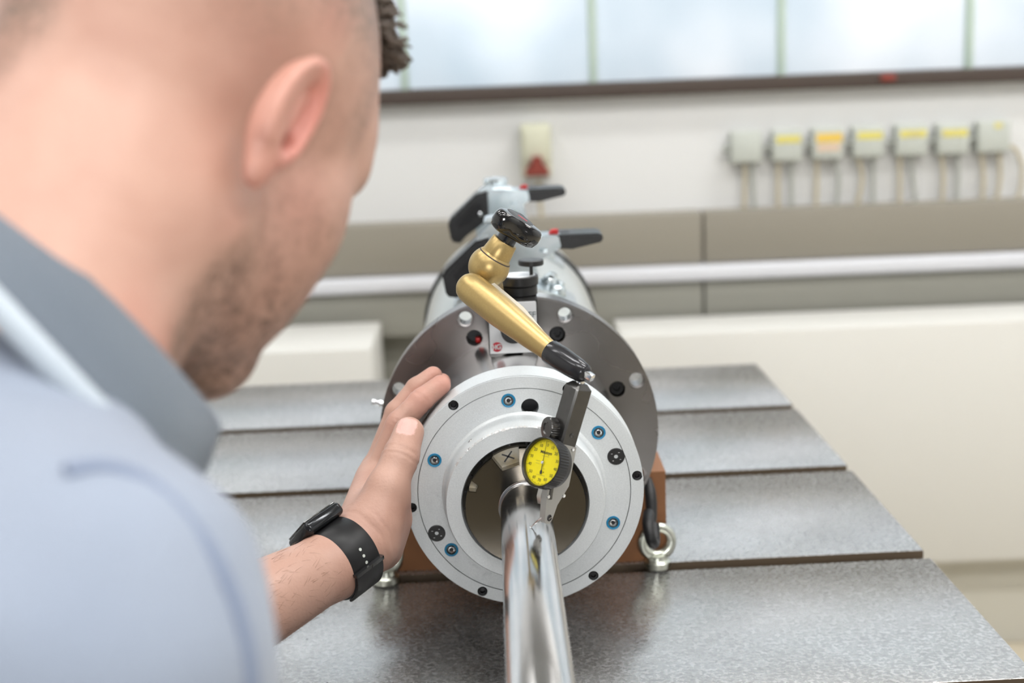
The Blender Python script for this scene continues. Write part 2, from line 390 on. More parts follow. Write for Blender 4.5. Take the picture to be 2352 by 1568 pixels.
sill = BX('sill_bar', ((XL + XR) / 2, YB + .0, WZ0 - .006), (XR - XL, .07, .034), 'brown', win, bev=.004)
BX('catch', (aty(2030, 165, YB).x, YB - .037, WZ0 - .002), (.035, .01, .016), 'plug_red', win, bev=.003)
# lower part of the back wall: darker field between the cabinets, plinth strip
struct(BX('trim_1', (-.02, YB - .006, -.62), (.95, .012, .62), 'trunk2'))
struct(BX('baseboard_back', ((XL + XR) / 2, YB - .02, FLOOR + .06), (XR - XL, .04, .12), 'plinth'))
for k, (lx, ly) in enumerate(LAMPS):
    t = thing('ceiling_lamp', 'long white ceiling lamp number of rows above the room, out of the picture', 'lamp', (lx, ly, CEIL), 'ceiling lamps above the workshop')
    t['label'] = 'long white ceiling lamp ' + {-.35: 'over the table', -2.0: 'behind the man', 1.2: 'near the windows'}[ly] + ', ' + {-1.5: 'left of the spindle', .25: 'in the middle', 2.0: 'right of the spindle'}[lx]
    BX('lamp_housing', (lx, ly, CEIL - .03), (1.3, .34, .06), 'white', t, bev=.006)
    ld = bpy.data.lights.new('lamp_light', 'AREA'); ld.shape = 'RECTANGLE'; ld.size = 1.24; ld.size_y = .28; ld.energy = LAMP_W * (1.0 if ly < .5 else 1.15) * (.62 if lx < 0 else 1.25 if lx > 1 else 1); ld.color = (1, .99, .975)
    lo = bpy.data.objects.new('lamp_light', ld); COL.objects.link(lo); lo.parent = t; lo.location = (0, 0, -.065)

# the photographer's diffused flash on a stand behind the camera (its reflection shows in the frosted glass)
fl = thing('studio_flash', 'photographic flash with square diffuser on a stand behind the viewer', 'lamp', (.0, -1.95, FLOOR))
FZ = .43
BX('diffuser_box', (.0, -2.02, FZ), (.54, .12, .54), 'black_plastic', fl, bev=.01)
TU('stand_pole', [(.0, -2.03, FLOOR + .03), (.0, -2.03, FZ - .2)], .014, 'black_plastic', fl)
for k in range(3):
    a = 2 * math.pi * k / 3 + .5; TU('stand_leg', [(.0, -2.03, FLOOR + .35), (.45 * math.cos(a), -2.03 + .45 * math.sin(a), FLOOR + .012)], .01, 'black_plastic', fl)
ld = bpy.data.lights.new('flash_light', 'AREA'); ld.shape = 'SQUARE'; ld.size = .5; ld.energy = FLASH_W
lo = bpy.data.objects.new('flash_light', ld); COL.objects.link(lo); lo.parent = fl; lo.location = (0, .01 - .01, FZ - FLOOR); lo.rotation_euler = (math.radians(90), 0, 0)

# cable trunking along the back wall
Z0, Z1, Z2, Z3 = -.057, -.176, -.217, -.322
tk = thing('cable_trunking', 'grey-beige two-row cable trunking with a bright rail along the back wall', 'trunking', (.3, YB, Z3))
seams = [XL, aty(1614, 540, YB - .06).x - 1.75, aty(1614, 540, YB - .06).x, aty(1614, 540, YB - .06).x + 1.75, XR]
for a, c in zip(seams, seams[1:]):
    BX('upper_cover', ((a + c) / 2, YB - .035, (Z0 + Z1) / 2), (c - a - .005, .07, Z0 - Z1), 'trunk', tk, bev=.004)
    BX('lower_cover', ((a + c) / 2, YB - .035, (Z2 + Z3) / 2), (c - a - .005, .07, Z2 - Z3), 'trunk2', tk, bev=.004)
BX('rail', ((XL + XR) / 2, YB - .045, (Z1 + Z2) / 2), (XR - XL, .09, Z1 - Z2 - .004), 'rail', tk, bev=.01, seg=3)

# cream cabinets below the trunking
def cabinet(label, x0, x1, zt, yf, yb):
    t = thing('low_cabinet', label, 'cabinet', ((x0 + x1) / 2, (yf + yb) / 2, FLOOR))
    BX('plinth', ((x0 + x1) / 2, (yf + yb) / 2 + .03, FLOOR + .115), (x1 - x0 - .02, yb - yf - .07, .23), 'plinth', t)
    BX('body', ((x0 + x1) / 2, (yf + yb) / 2, (zt + FLOOR + .23) / 2), (x1 - x0, yb - yf, zt - FLOOR - .23), 'cream', t, bev=.004)
    return t
cabinet('long cream cabinet below the trunking, right of the spindle', aty(1425, 800, 1.98).x, 3.3, aty(1700, 752, 2.0).z, 1.96, 2.15)
cabinet('short cream cabinet left of the spindle behind the man', -2.6, aty(858, 830, 1.9).x, aty(750, 795, 1.9).z, 1.86, 2.15)

# junction boxes and the wall socket
def junction(label, px, py, pw, ph, stickers, cables):
    c = aty(px, py, YB - .03); s = (c - Vector(CAM)).dot(Vector(fw)) / F
    w, h = pw * s, ph * s
    t = thing('junction_box', label, 'junction box', (c.x, YB, c.z - h / 2), 'junction boxes on the back wall')
    BX('housing', (c.x, YB - .016, c.z), (w, .032, h), 'boxgrey', t, bev=.006)
    BX('lid', (c.x, YB - .035, c.z + .001), (w * .95, .012, h * .93), 'boxgrey', t, bev=.004)
    LA('gland', [(0, 0), (.007, 0), (.007, .012), (.005, .014), (.005, .02), (0, .02)], 'boxdark', t, fr(Vector((c.x - w / 2 + .002, YB - .025, c.z - h * .05)), z=Vector((-1, 0, 0)), x=Vector((0, 0, 1))), 12)
    for m, dx, dy, sw, sh in stickers:
        BX('sticker', (c.x + dx * w, YB - .0415, c.z + dy * h), (sw * w, .001, sh * h), m, t)
    for m, pts in cables:
        P = [Vector((aty(x, y, YB - .02).x, YB - .02, aty(x, y, YB - .02).z)) for x, y in pts]
        TU('cable', curve(P, 6), .0052, m, t, 8)
    return t
Y1 = [('yellow_label', .02, .2, .78, .22)]
bx = [(1714, 338, 74, 74, [], [('cable_beige', [(1711, 375), (1711, 425), (1709, 492)]), ('cable_grey', [(1727, 375), (1729, 425), (1734, 490)])]),
      (1808, 334, 72, 74, Y1, [('cable_beige', [(1788, 371), (1787, 425), (1787, 488)]), ('cable_grey', [(1819, 371), (1819, 425), (1819, 486)])]),
      (1901, 329, 74, 74, [('orange_label', .02, .18, .8, .28), ('peach_label', .0, -.12, .7, .2)], [('cable_beige', [(1876, 366), (1876, 425), (1874, 485)]), ('cable_grey', [(1919, 366), (1927, 415), (1920, 484)])]),
      (1994, 325, 74, 74, Y1, [('cable_beige', [(1972, 362), (1980, 410), (1967, 482)]), ('cable_grey', [(2006, 362), (2006, 420), (2006, 480)])]),
      (2093, 321, 76, 74, Y1, [('cable_beige', [(2066, 358), (2067, 420), (2066, 478)]), ('cable_grey', [(2093, 358), (2097, 410), (2105, 476)])]),
      (2188, 319, 76, 72, Y1, [('cable_beige', [(2163, 355), (2167, 410), (2163, 475)]), ('cable_grey', [(2200, 355), (2200, 410), (2197, 473)])]),
      (2281, 314, 78, 74, [('yellow_label', .1, .36, .22, .16)], [('cable_beige', [(2254, 350), (2259, 410), (2255, 471)]), ('cable_beige', [(2295, 350), (2297, 410), (2287, 470)]), ('cable_beige', [(2318, 335), (2334, 345), (2347, 380), (2345, 430), (2333, 468)])])]
LB = ['plain grey junction box without a sticker, leftmost of the row', 'grey junction box with yellow sticker, second from the left', 'grey junction box with orange and peach stickers, third from the left',
      'grey junction box with yellow sticker, fourth from the left', 'grey junction box with yellow sticker, fifth from the left', 'grey junction box with yellow sticker, second from the right', 'grey junction box with three cables and tiny yellow sticker, rightmost']
for l, a in zip(LB, bx): junction(l, *a)
c = aty(1231, 350, YB - .03); s = 3.3 / F
t = thing('wall_socket', 'cream wall socket with a dark red plug above the spindle', 'socket', (c.x, YB, c.z - .06))
BX('housing', (c.x, YB - .025, c.z + .005), (70 * s, .05, 122 * s), 'socket', t, bev=.006)
BX('lid', (c.x, YB - .055, c.z + .018), (56 * s, .012, 76 * s), 'socket', t, bev=.004)
PL('plug', [[(c.x + x * s, c.z - .028 + z * s) for x, z in ((-27, -22), (27, -22), (26, -8), (14, 4), (10, 22), (-10, 22), (-14, 4), (-26, -8))]], YB - .085, YB - .05, 'plug_red', t, bev=.004)
p0 = aty(1237, 415, YB - .03)
TU('cable', curve([(p0.x, YB - .04, p0.z), (aty(1239, 455, YB).x, YB - .03, aty(1239, 455, YB).z), (aty(1245, 505, YB).x, YB - .03, aty(1245, 510, YB).z)], 6), .0055, 'cable_beige', t, 8)

# ================================================================== TABLE
TR = Matrix.Translation((0, .4, 0)) @ Matrix.Rotation(.0165, 4, 'Z') @ Matrix.Translation((0, -.4, 0))
TX0, TX1 = -1.3, .3925
tb = thing('clamping_table', 'heavy cast iron clamping table with slots across its top', 'table', (-.4, .4, FLOOR))
cuts = [-.367, -.081, .205, .491, .774, 1.036]
for k, (a, c) in enumerate(zip(cuts, cuts[1:])):
    g0 = .0105 if k else 0; g1 = .0105 if k < 4 else 0
    st_ = BX('top_strip', ((TX0 + TX1) / 2, (a + g0 + c - g1) / 2, TAB - .0175), (TX1 - TX0, c - a - g0 - g1, .035), 'table_iron', tb, TR, bev=.0015)
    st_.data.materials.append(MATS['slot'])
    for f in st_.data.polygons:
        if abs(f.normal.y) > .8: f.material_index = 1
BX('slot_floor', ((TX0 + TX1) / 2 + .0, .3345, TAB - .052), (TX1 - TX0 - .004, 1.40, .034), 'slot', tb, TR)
BX('table_body', ((TX0 + TX1) / 2, .3345, TAB - .13), (TX1 - TX0 - .03, 1.37, .12), 'table_side', tb, TR, bev=.006)
for x in (TX0 + .12, TX1 - .12):
    for y in (-.25, .92):
        BX('leg', (x, y, (FLOOR + TAB - .18) / 2), (.11, .11, TAB - .18 - FLOOR), 'table_side', tb, TR, bev=.008)

# ================================================================== SPINDLE
SP = thing('motor_spindle', 'large steel motor spindle with grey front ring lying on the table', 'spindle', (0, .2, TAB))
YFl = .175; RF = .1295
fh = [cyl(22.5 + 45 * k, .119, 0) for k in range(8)]; ih = [cyl(22.5 + 45 * k, .0995, 0) for k in range(8)]
flg = PL('flange', [circ(0, 0, RF, 128)] + [circ(p.x, p.z, .0080, 20) for p in fh] + [circ(p.x, p.z, .0076, 20) for p in ih], YFl, YFl + .024, 'steel', SP, bev=.0012)
for k, p in enumerate(fh):
    bm = bmesh.new(); lathe(bm, [(.0080, 0), (.0080, .004), (.0062, .0042), (.0062, .024)], Matrix.Translation((p.x, YFl + .0002, p.z)) @ AXY, 24); obj('hole_sleeve', bm, 'steel', flg)
for k, p in enumerate(ih):
    if k == 2:
        LA('hole_plug', [(0, 0), (.0072, 0), (.0072, .004), (0, .004)], 'ink', flg, Matrix.Translation((p.x, YFl + .018, p.z)) @ AXY, 20); BX('red_cap', (p.x + .0032, YFl + .011, p.z - .0036), (.0048, .010, .0050), 'red_plug', flg, bev=.001); continue
    LA('flange_bolt', [(.0028, .0035), (.0033, 0), (.0062, 0), (.0069, .0007), (.0069, .01), (0, .01), (0, .0035), (.0028, .0035)], 'black_oxide', flg, Matrix.Translation((p.x, YFl + .0045, p.z)) @ AXY, 18)
LA('neck', [(.0, .03), (.0905, .03), (.0905, YFl)], 'steel_bright', SP, n=96)
LA('housing', [(.09, YFl + .024), (.1045, YFl + .024), (.1065, YFl + .027), (.1065, .688), (.09, .688)], 'housing', SP, n=96)
LA('seal_band', [(.104, .683), (.1095, .683), (.1105, .686), (.1105, .699), (.1095, .702), (.1, .702)], 'black_rubber', SP, n=96)
LA('rear_cover', [(.1, .70), (.104, .70), (.104, .80), (.098, .83), (.0, .83)], 'housing', SP, n=96)
# front ring: outer ring with six black screws, inner ring with ports, plugs, the raised boss
oh = [cyl(6 + 60 * k, .0922, 0) for k in range(6)]
ring = PL('front_ring', [circ(0, 0, .097, 144), circ(0, 0, .0866, 120)] + [circ(p.x, p.z, .0042, 18) for p in oh], 0, .034, 'alu', SP, bev=.0009)
for p in oh:
    bm = bmesh.new(); lathe(bm, [(0, .0032), (.0018, .0032), (.0021, .0002), (.0033, 0), (.0039, .0006), (.0039, .01)], Matrix.Translation((p.x, .0006, p.z)) @ AXY, 16); obj('ring_screw', bm, 'black_oxide', ring)
ph = [cyl(97.5 + 60 * k, .0773, 0) for k in range(6)]; hb = cyl(84.4, .0708, 0)
inner = PL('inner_ring', [circ(0, 0, .0861, 120), circ(0, 0, .060, 96), circ(hb.x, hb.z, .0071, 28)] + [circ(p.x, p.z, .0046, 20) for p in ph], .0002, .034, 'alu', SP, bev=.0004)
LA('groove', [(.0855, .006), (.0872, .006), (.0872, .008), (.0855, .008)], 'black_oxide', SP, n=96, close=True)
LA('hole_bottom', [(0, 0), (.0068, 0)], 'black_oxide', inner, Matrix.Translation((hb.x, .012, hb.z)) @ AXY, 20)
for p in ph:
    po = LA('coolant_port', [(.0014, .005), (.0016, .0008), (.0026, .0002), (.0041, .0018), (.0041, .006), (.0014, .005)], 'chrome', inner, Matrix.Translation((p.x, -.0002, p.z)) @ AXY, 24)
    LA('blue_seal', [(.0041, .0), (.0056, -.0002), (.0058, .0006), (.0041, .0006)], 'blue', po, Matrix.Translation((p.x, -.0003, p.z)) @ AXY, 28, True)
    LA('port_bore', [(0, .0045), (.0016, .0045)], 'ink', po, Matrix.Translation((p.x, 0, p.z)) @ AXY, 12)
for a in (19.5, 204):
    p = cyl(a, .0795, 0)
    pg = LA('round_plug', [(0, .0011), (.0014, .0011), (.0017, -.0003), (.0066, -.0003), (.0071, .0004), (.0071, .001)], 'black_plastic', inner, Matrix.Translation((p.x, -.0003, p.z)) @ AXY, 32)
    for q in (0, 1, 2, 3):
        d = cyl(a + 35 + 90 * q, .0042, 0); BX('scratch_mark', (p.x + d.x, -.00066, p.z + d.z), (.0012, .0001, .0003), 'white', pg)
LA('boss', [(.0672, .0004), (.0655, -.0006), (.0645, -.0025), (.0640, -.006), (.0634, -.0282), (.0624, -.0298), (.0508, -.0300), (.0500, -.0285), (.0500, .012)], 'alu', SP, n=128, sharp=50)
bmq = bmesh.new()                                       # bare-metal chips along the upper boss edge
for k in range(70):
    a = rng.uniform(62, 138) if k < 45 else rng.uniform(100, 150); w = rng.uniform(.4, 2.2) * (1.8 if 96 < a < 112 else 1); hgt = rng.uniform(.0003, .0011) * (1.5 if 96 < a < 112 else 1)
    pts = [cyl(a + w * x, .0630 + r_, -.0294 - (.00045 if r_ < 0 else 0)) for x, r_ in ((-.5, .0003), (-.2, .0007), (.25, .0006), (.5, .0002), (.2, -hgt), (-.25, -hgt * .7))]
    vs = [bmq.verts.new(cyl(math.degrees(math.atan2(q.z, q.x)), math.hypot(q.x, q.z), -.0302 if math.hypot(q.x, q.z) < .0626 else -.0294)) for q in pts]
    bmq.faces.new(vs)
tag(obj('worn_edge', bmq, 'alu_scuff', SP), kind='stuff')
LA('boss_plug', [(0, 0), (.0017, 0), (.0021, .0004), (.0021, .001)], 'steel_bright', SP, fr(cyl(131, .0641, -.012), z=-cyl(131, 1, 0), x=Vector((0, 1, 0))), 16)
rr_ = LA('retaining_ring', [(.0500, -.0235), (.0455, -.0225), (.0455, -.01)], 'steel_dark', SP, n=96)
for k in range(22):
    p = cyl(16.36 * k + 5, .0480, -.0231)
    LA('retaining_screw', [(0, 0), (.0011, 0), (.0013, .0006), (0, .0006)], 'black_oxide', rr_, Matrix.Translation(p - Vector((0, .0004, 0))) @ AXY, 10)
def notched(R, notches, n=180):
    pts = []
    for k in range(n):
        a = 360 * k / n; r = R
        for c_, half, ri in notches:
            d = (a - c_ + 180) % 360 - 180
            if abs(d) < half: r = max(ri, math.sqrt(max(0, 0)) + ri / math.cos(math.radians(d)))
        pts.append((r * math.cos(math.radians(a)), r * math.sin(math.radians(a))))
    return pts
nose = PL('spindle_nose', [notched(.0472, [(107.5, 13, .0335), (157, 4.5, .041), (287.5, 13, .0335)], 240), circ(0, 0, .0205, 48)], -.0372, -.024, 'nose', SP, bev=.0006)
LA('key_seat', [(.02, -.0275), (.0462, -.0275), (.0462, -.02)], 'key_steel', SP, n=96)
for s_ in (-1, 1):
    Mx = Matrix.Translation(cyl(107.5, .0405, -.0279)) @ Matrix.Rotation(math.radians(-17 + s_ * 38), 4, 'Y')
    BX('ink_cross', (0, 0, 0), (.0105, .0002, .0011), 'ink', SP, Mx)
LA('taper_collar', [(.0188, -.0372), (.0215, -.0374), (.0215, -.0388), (.0203, -.0396), (.0198, -.0396)], 'steel_bright', SP, n=64)
# grease nipple on the flange rim
gp = cyl(166.5, RF - .002, YFl + .012); gd = cyl(166.5, 1, 0)
LA('grease_nipple', [(0, 0), (.0030, 0), (.0030, .003), (.0042, .0032), (.0042, .0058), (.0026, .006), (.0022, .009), (.0034, .0095), (.0034, .0125), (.0022, .0132), (0, .0132)], 'chrome', SP, fr(gp, z=gd, x=Vector((0, 1, 0))), 14)

AR = thing('test_arbor', 'long polished steel test arbor sticking out of the spindle nose', 'arbor', (0, -.2, 0))
LA('arbor_shaft', [(0, -.03), (.0198, -.03), (.0198, -.398), (.0185, -.4), (.006, -.4), (.004, -.396), (0, -.396)], 'arbor', AR, n=128)

# wooden saddle under the spindle
bm = bmesh.new(); pr = []
for k in range(25):
    a = math.radians(208 + 124 * k / 24); pr.append((.108 * math.cos(a), .108 * math.sin(a)))
plate(bm, [[(-.141, -.058), pr[0] and (-.101, -.058)] + pr[1:-1] + [(.101, -.058), (.141, -.058), (.141, TAB + .0005), (-.141, TAB + .0005)]], .222, .292)
tag(obj('wooden_saddle', bm, 'wood'), 'reddish brown wooden saddle block under the spindle', 'block')
bm = bmesh.new(); plate(bm, [[(-.12, -.058), pr[0] and (-.101, -.058)] + pr[1:-1] + [(.101, -.058), (.12, -.058), (.12, TAB + .0005), (-.12, TAB + .0005)]], .58, .64)
tag(obj('wooden_saddle', bm, 'wood'), 'rear wooden saddle block under the far end of the spindle', 'block')

# eye bolts
def eye_bolt(label, loc, rz):
    t = thing('eye_bolt', label, 'eye bolt', loc, 'eye bolts beside the flange')
    M = Matrix.Translation(loc) @ Matrix.Rotation(rz, 4, 'Z')
    LA('collar', [(0, 0), (.0115, 0), (.0128, .001), (.0128, .0068), (.0108, .0085), (.0098, .0105), (.0098, .014), (0, .014)], 'zinc_eye', t, M, 28)
    bm = bmesh.new(); n, m_ = 48, 14; rings = []
    for i in range(n):
        a = 2 * math.pi * i / n; wz = 1 + .22 * max(0, -math.sin(a))
        rings.append([bm.verts.new(((.0143 + .0048 * wz * math.cos(2 * math.pi * j / m_)) * math.cos(a), .0046 * wz * math.sin(2 * math.pi * j / m_), .0265 + (.0143 + .0048 * wz * math.cos(2 * math.pi * j / m_)) * math.sin(a))) for j in range(m_)])
    for i in range(n):
        A, B = rings[i], rings[(i + 1) % n]
        for j in range(m_): bm.faces.new((A[j], A[(j + 1) % m_], B[(j + 1) % m_], B[j]))
    bmesh.ops.transform(bm, matrix=M, verts=bm.verts); obj('ring', bm, 'zinc_eye', t)
    return t
er = atz(1510, 1302, TAB); el = atz(888, 1338, TAB)
eye_bolt('zinc eye bolt standing on the table right of the flange', (er.x, er.y, TAB), .12)
eye_bolt('zinc eye bolt standing on the table behind the wrist', (el.x, el.y, TAB), .45)
# black plastic-covered shackle from flange to the right eye
pts = curve([atd(1487, 1100, 1.345), atd(1494, 1135, 1.335), atd(1497, 1180, 1.328), atd(1497, 1215, 1.318), atd(1499, 1243, 1.308)], 8)
cl_ = thing('chain_link', 'black chain link hooked into the right eye bolt', 'chain', atd(1497, 1243, 1.31))
TU('upper_link', [p for p in pts[:22]], [.0042 + .0014 * math.sin(k / 21 * math.pi) for k in range(22)], 'black_rubber', cl_, 12)
TU('hook', curve([atd(1490, 1178, 1.318), atd(1488, 1205, 1.300), atd(1496, 1240, 1.294), atd(1503, 1245, 1.306), atd(1502, 1205, 1.318)], 7), .0052, 'black_rubber', cl_, 12)

# ================================================================== MAGNETIC STAND
MS = thing('magnetic_stand', 'magnetic indicator stand with gold arm on the spindle neck', 'stand', (-.003, .135, .09))
MB = Matrix.Translation((-.003, .106, .0906))
bmb = bmesh.new()
plate(bmb, [[(-.0218, .0), (-.0205, -.0022), (-.0135, -.0022), (0, .0035), (.0135, -.0022), (.0205, -.0022), (.0218, .0), (.0218, .0475), (-.0218, .0475)]], 0, .058, MB, bev=.0008)
base = obj('magnet_base', bmb, 'gunmetal', MS)
PL('front_label', [[(-.0206, .0012), (.0206, .0012), (.0206, .0450), (.0200, .0462), (-.0200, .0462), (-.0206, .0450)]], -.0008, .001, 'white_label_lit_top', base, MB, bev=.0003)
def onlabel(x, z, d=-.0010): return MB @ Matrix.Translation((x, d, z)) @ Matrix.Rotation(math.radians(90), 4, 'X')
text('lettering', 'OFF', .0072, onlabel(.0137, .0345), 'print_grey', base)
lg = LA('logo_disc', [(0, -.0012), (.0043, -.0012), (.0043, -.0006)], 'red', base, MB @ Matrix.Translation((-.0145, 0, .0072)) @ AXY, 28)
text('logo_letter', 'G', .0062, onlabel(-.0130, .0072, -.0014), 'white', lg, bold=.0002)
bm = bmesh.new()
for s_, x0, w in ((-1, -.0179, .0010), (1, -.0157, .0010)): box(bm, (x0, 0, 0), (w, .0002, .0042))
box(bm, (-.0168, 0, 0), (.0022, .0002, .0010)); bmesh.ops.transform(bm, matrix=MB @ Matrix.Translation((0, -.0014, .0072)), verts=bm.verts)
obj('logo_letter', bm, 'white', lg)
LA('switch_knob', [(0, -.012), (.0095, -.012), (.0108, -.0105), (.0112, -.002), (.0112, 0)], 'black_plastic', base, MB @ Matrix.Translation((.0, 0, .0225)) @ AXY, 32)
# post on the base
PC = Vector((.0040, .134, .0906 + .0475))
pz = Matrix.Translation(PC)
bm = bmesh.new(); lathe(bm, [(0, 0), (.0150, 0), (.0160, .0008), (.0160, .0078), (.0152, .0085), (.0166, .0090), (.0171, .0098), (.0171, .0165), (.0165, .0174), (.0, .0174)], pz, 56)
obj('knurled_collar', bm, 'black_plastic', MS, 30)
LA('collar_lit_top', [(.0, .0178), (.0142, .0178), (.0146, .0172)], 'white_label_lit_top', MS, pz, 40)  # white disc paints the lit look of the black collar's top face
st = PC + Vector((.011, -.004, .0174))
LA('fine_screw', [(0, 0), (.0016, 0), (.0016, .0085), (.0105, .0090), (.0112, .0098), (.0112, .0132), (.0105, .0140), (0, .0142)], 'black_plastic', MS, Matrix.Translation(st), 32)
# joint ball, upper arm, knob
JB = atd(1123, 612, 1.08); ax = cdir(.52, .80, -.22)
side = cdir(.80, -.52, -.25)
A1 = atd(1082, 662, 1.062); A2 = atd(1262, 806, 1.022); A3 = atd(1342, 858, 1.004)
ad = (A2 - A1).normalized()
bm = bmesh.new(); tube(bm, [Vector((-.0165, .140, .134)), Vector((-.0165, .140, .134)).lerp(JB, .5), JB - ax * .002], [.0075, .0080, .0085], 20); obj('lower_arm', bm, 'gold', MS)
nb = 24
prof = [(0, -.0152)] + [(.0158 * math.sin(math.pi * k / nb), -.0158 * math.cos(math.pi * k / nb)) for k in range(3, nb - 2)]
LA('joint_ball', prof, 'gold', MS, along(JB, ax, side), 48)
LA('joint_cone', [(.0, .0060), (.0118, .0060), (.0121, .0068), (.0100, .0228), (.0095, .0233), (.0, .0233)], 'gold', MS, along(JB + ax * .0, ax, side), 40)
LA('joint_seam', [(.0120, .0085), (.0134, .0083), (.0132, .0092), (.0120, .0094)], 'brown', MS, along(JB, ax, side), 40, True)
La = (A2 - A1).length
LA('upper_arm', [(0, -.0105), (.004, -.0102), (.0075, -.0085), (.0102, -.0055), (.0116, -.001), (.0119, .006), (.0118, .03), (.0107, La * .55), (.0090, La * .8), (.0075, La), (0, La)], 'gold', MS, along(A1, ad), 48, sharp=60)
hd = along(A1, ad)
# machined flat along the arm; its grey-beige tone is a painted reflection
q0, q1 = A1.lerp(A2, .12), A1.lerp(A2, .86); sd = cdir(.55, .55, .63); sd = (sd - ad * sd.dot(ad)).normalized()
bm = bmesh.new(); pw = ad.cross(sd).normalized()
for (pp, w1, off) in ((q0, .0052, .0105), (A1.lerp(A2, .5), .0044, .0102), (q1, .0024, .0078)):
    for sg in (-1, 1): bm.verts.new(pp + sd * (off + .0034 * (1 if off > .008 else .2)) + pw * w1 * sg); bm.verts.new(pp + sd * (off - .006) + pw * w1 * 1.3 * sg)
bm.verts.ensure_lookup_table()
for k in (0, 4):
    a_, b1, c_, d_ = bm.verts[k], bm.verts[k + 1], bm.verts[k + 2], bm.verts[k + 3]; e_, f_, g_, h_ = (bm.verts[k + 4 + j] for j in range(4))
    for q in ((a_, c_, g_, e_), (a_, e_, f_, b1), (c_, d_, h_, g_)): bm.faces.new(q)
bm.faces.new((bm.verts[0], bm.verts[1], bm.verts[3], bm.verts[2])); bm.faces.new((bm.verts[8], bm.verts[9], bm.verts[11], bm.verts[10]))
obj('arm_flat', bm, 'gold_flat_reflect', MS)
Ls = (A3 - A2).length
LA('arm_sleeve', [(.0, 0), (.0084, 0), (.0088, .0006), (.0090, Ls * .35), (.0082, Ls * .75), (.0070, Ls), (.0048, Ls + .0025), (0, Ls + .003)], 'black_steel', MS, along(A2, (A3 - A2)), 40, sharp=50)
BX('sleeve_slot', (0, 0, 0), (.0052, .0052, .010), 'chrome', MS, along(A3 + cdir(.5, -.2, -.8) * .0042, A3 - A2), bev=.001)
# black three-lobed knob
KN = JB + ax * .0365
LA('knob_shank', [(0, .022), (.0078, .022), (.0080, .023), (.0076, .0345), (0, .0345)], 'black_gloss', MS, along(JB, ax, side), 32)
kf = fr(KN, z=ax, x=(side - ax * side.dot(ax)))
bm = bmesh.new(); n = 72; rings = []
def lobe(a, s): return (.0142 + .0082 * (.5 + .5 * math.cos(3 * (a - math.radians(2)))) ** 1.3) * s
for z, s_ in ((-.0080, .62), (-.0075, .76), (-.0055, .92), (-.001, 1.0), (.004, .99), (.0065, .93), (.0078, .86), (.0082, .80)):
    rings.append([bm.verts.new((lobe(2 * math.pi * k / n, s_) * math.cos(2 * math.pi * k / n), lobe(2 * math.pi * k / n, s_) * math.sin(2 * math.pi * k / n), z)) for k in range(n)])
for a_, c_ in zip(rings, rings[1:]):
    for k in range(n): bm.faces.new((a_[k], a_[(k + 1) % n], c_[(k + 1) % n], c_[k]))
bm.faces.new(rings[0][::-1]); bm.faces.new(rings[-1])
bmesh.ops.transform(bm, matrix=kf, verts=bm.verts); kb = obj('knob', bm, 'black_gloss', MS, 50)
LA('knob_cap', [(0, .0087), (.0108, .0087), (.0114, .0082)], 'rubber_grey', kb, kf, 40)
BX('knob_print', (.002, 0, .0088), (.0085, .0016, .0002), 'red', kb, kf)

# ================================================================== DIAL INDICATOR
n_ = cdir(-.666, .221, -.712); a_ = cdir(.2315, .969, .085); a_ = (a_ - n_ * a_.dot(n_)).normalized(); r_ = a_.cross(n_).normalized()   # r_: right on the face
b_ = r_                                                # visible side of the body
DC = atd(1246, 1061.5, 1.0)
DI = thing('dial_indicator', 'yellow dial test indicator resting its stylus on the arbor', 'dial indicator', atd(1218, 1213, 1.008))
FM = fr(DC, x=r_, y=a_, z=n_)                         # face frame: x right, y up, z outwards
bm = bmesh.new(); nk = 110; prof = [(.0166, .0012), (.0172, .0022), (.0180, .0018), (.0184, .0006), (.0184, -.0070), (.0176, -.0085), (.0165, -.0125), (.0120, -.0130)]
rings = []
for j, (r, z) in enumerate(prof):
    rings.append([bm.verts.new(((r + (-.0006 if (k % 2 and j in (3, 4)) else 0)) * math.cos(2 * math.pi * k / nk), (r + (-.0006 if (k % 2 and j in (3, 4)) else 0)) * math.sin(2 * math.pi * k / nk), z)) for k in range(nk)])
for A, B in zip(rings, rings[1:]):
    for k in range(nk): bm.faces.new((A[k], A[(k + 1) % nk], B[(k + 1) % nk], B[k]))
bmesh.ops.transform(bm, matrix=FM, verts=bm.verts); bez = obj('bezel', bm, 'black_plastic', DI, 25)
LA('bezel_inner', [(.0168, .0016), (.0163, -.0012)], 'steel_dark', bez, FM, 64)
face = LA('dial_face', [(0, -.0010), (.0164, -.0010), (.0164, -.0016)], 'dial_yellow', DI, FM, 64)
for k in range(-6, 8):
    th = math.radians(90 - k * 360 / 14); s_ = str(abs(k) * 10)
    text('numeral', s_, .0031, FM @ Matrix.Translation((.0126 * math.cos(th) + (.0006 if k == 0 else 0), .0126 * math.sin(th), -.0009)), 'print_black', face, .00003)
bm = bmesh.new()
for k in range(140):
    th = 2 * math.pi * k / 140; L0 = .0144 if k % 10 == 0 else (.0148 if k % 5 == 0 else .0152)
    box(bm, ((L0 + .0160) / 2, 0, -.00093), (.0160 - L0, .00012 if k % 5 else .00018, .00005), Matrix.Rotation(th + math.pi / 2, 4, 'Z'))
bmesh.ops.transform(bm, matrix=FM, verts=bm.verts); tag(obj('graduations', bm, 'print_black', face), kind='stuff')
text('maker_name', 'Mitutoyo', .0030, FM @ Matrix.Translation((.0006, .0072, -.0009)), 'print_black', face, .00003, .12, .00006)
for x_, y_, w_ in ((.0006, .0046, .0066), (-.0052, .0006, .0040), (-.0052, -.0012, .0040), (.0010, -.0042, .0030), (.0002, -.0090, .0080)):      # lines of print too small to read
    BX('small_print', (x_, y_, -.00095), (w_, .00035, .00008), 'print_line', face, FM)
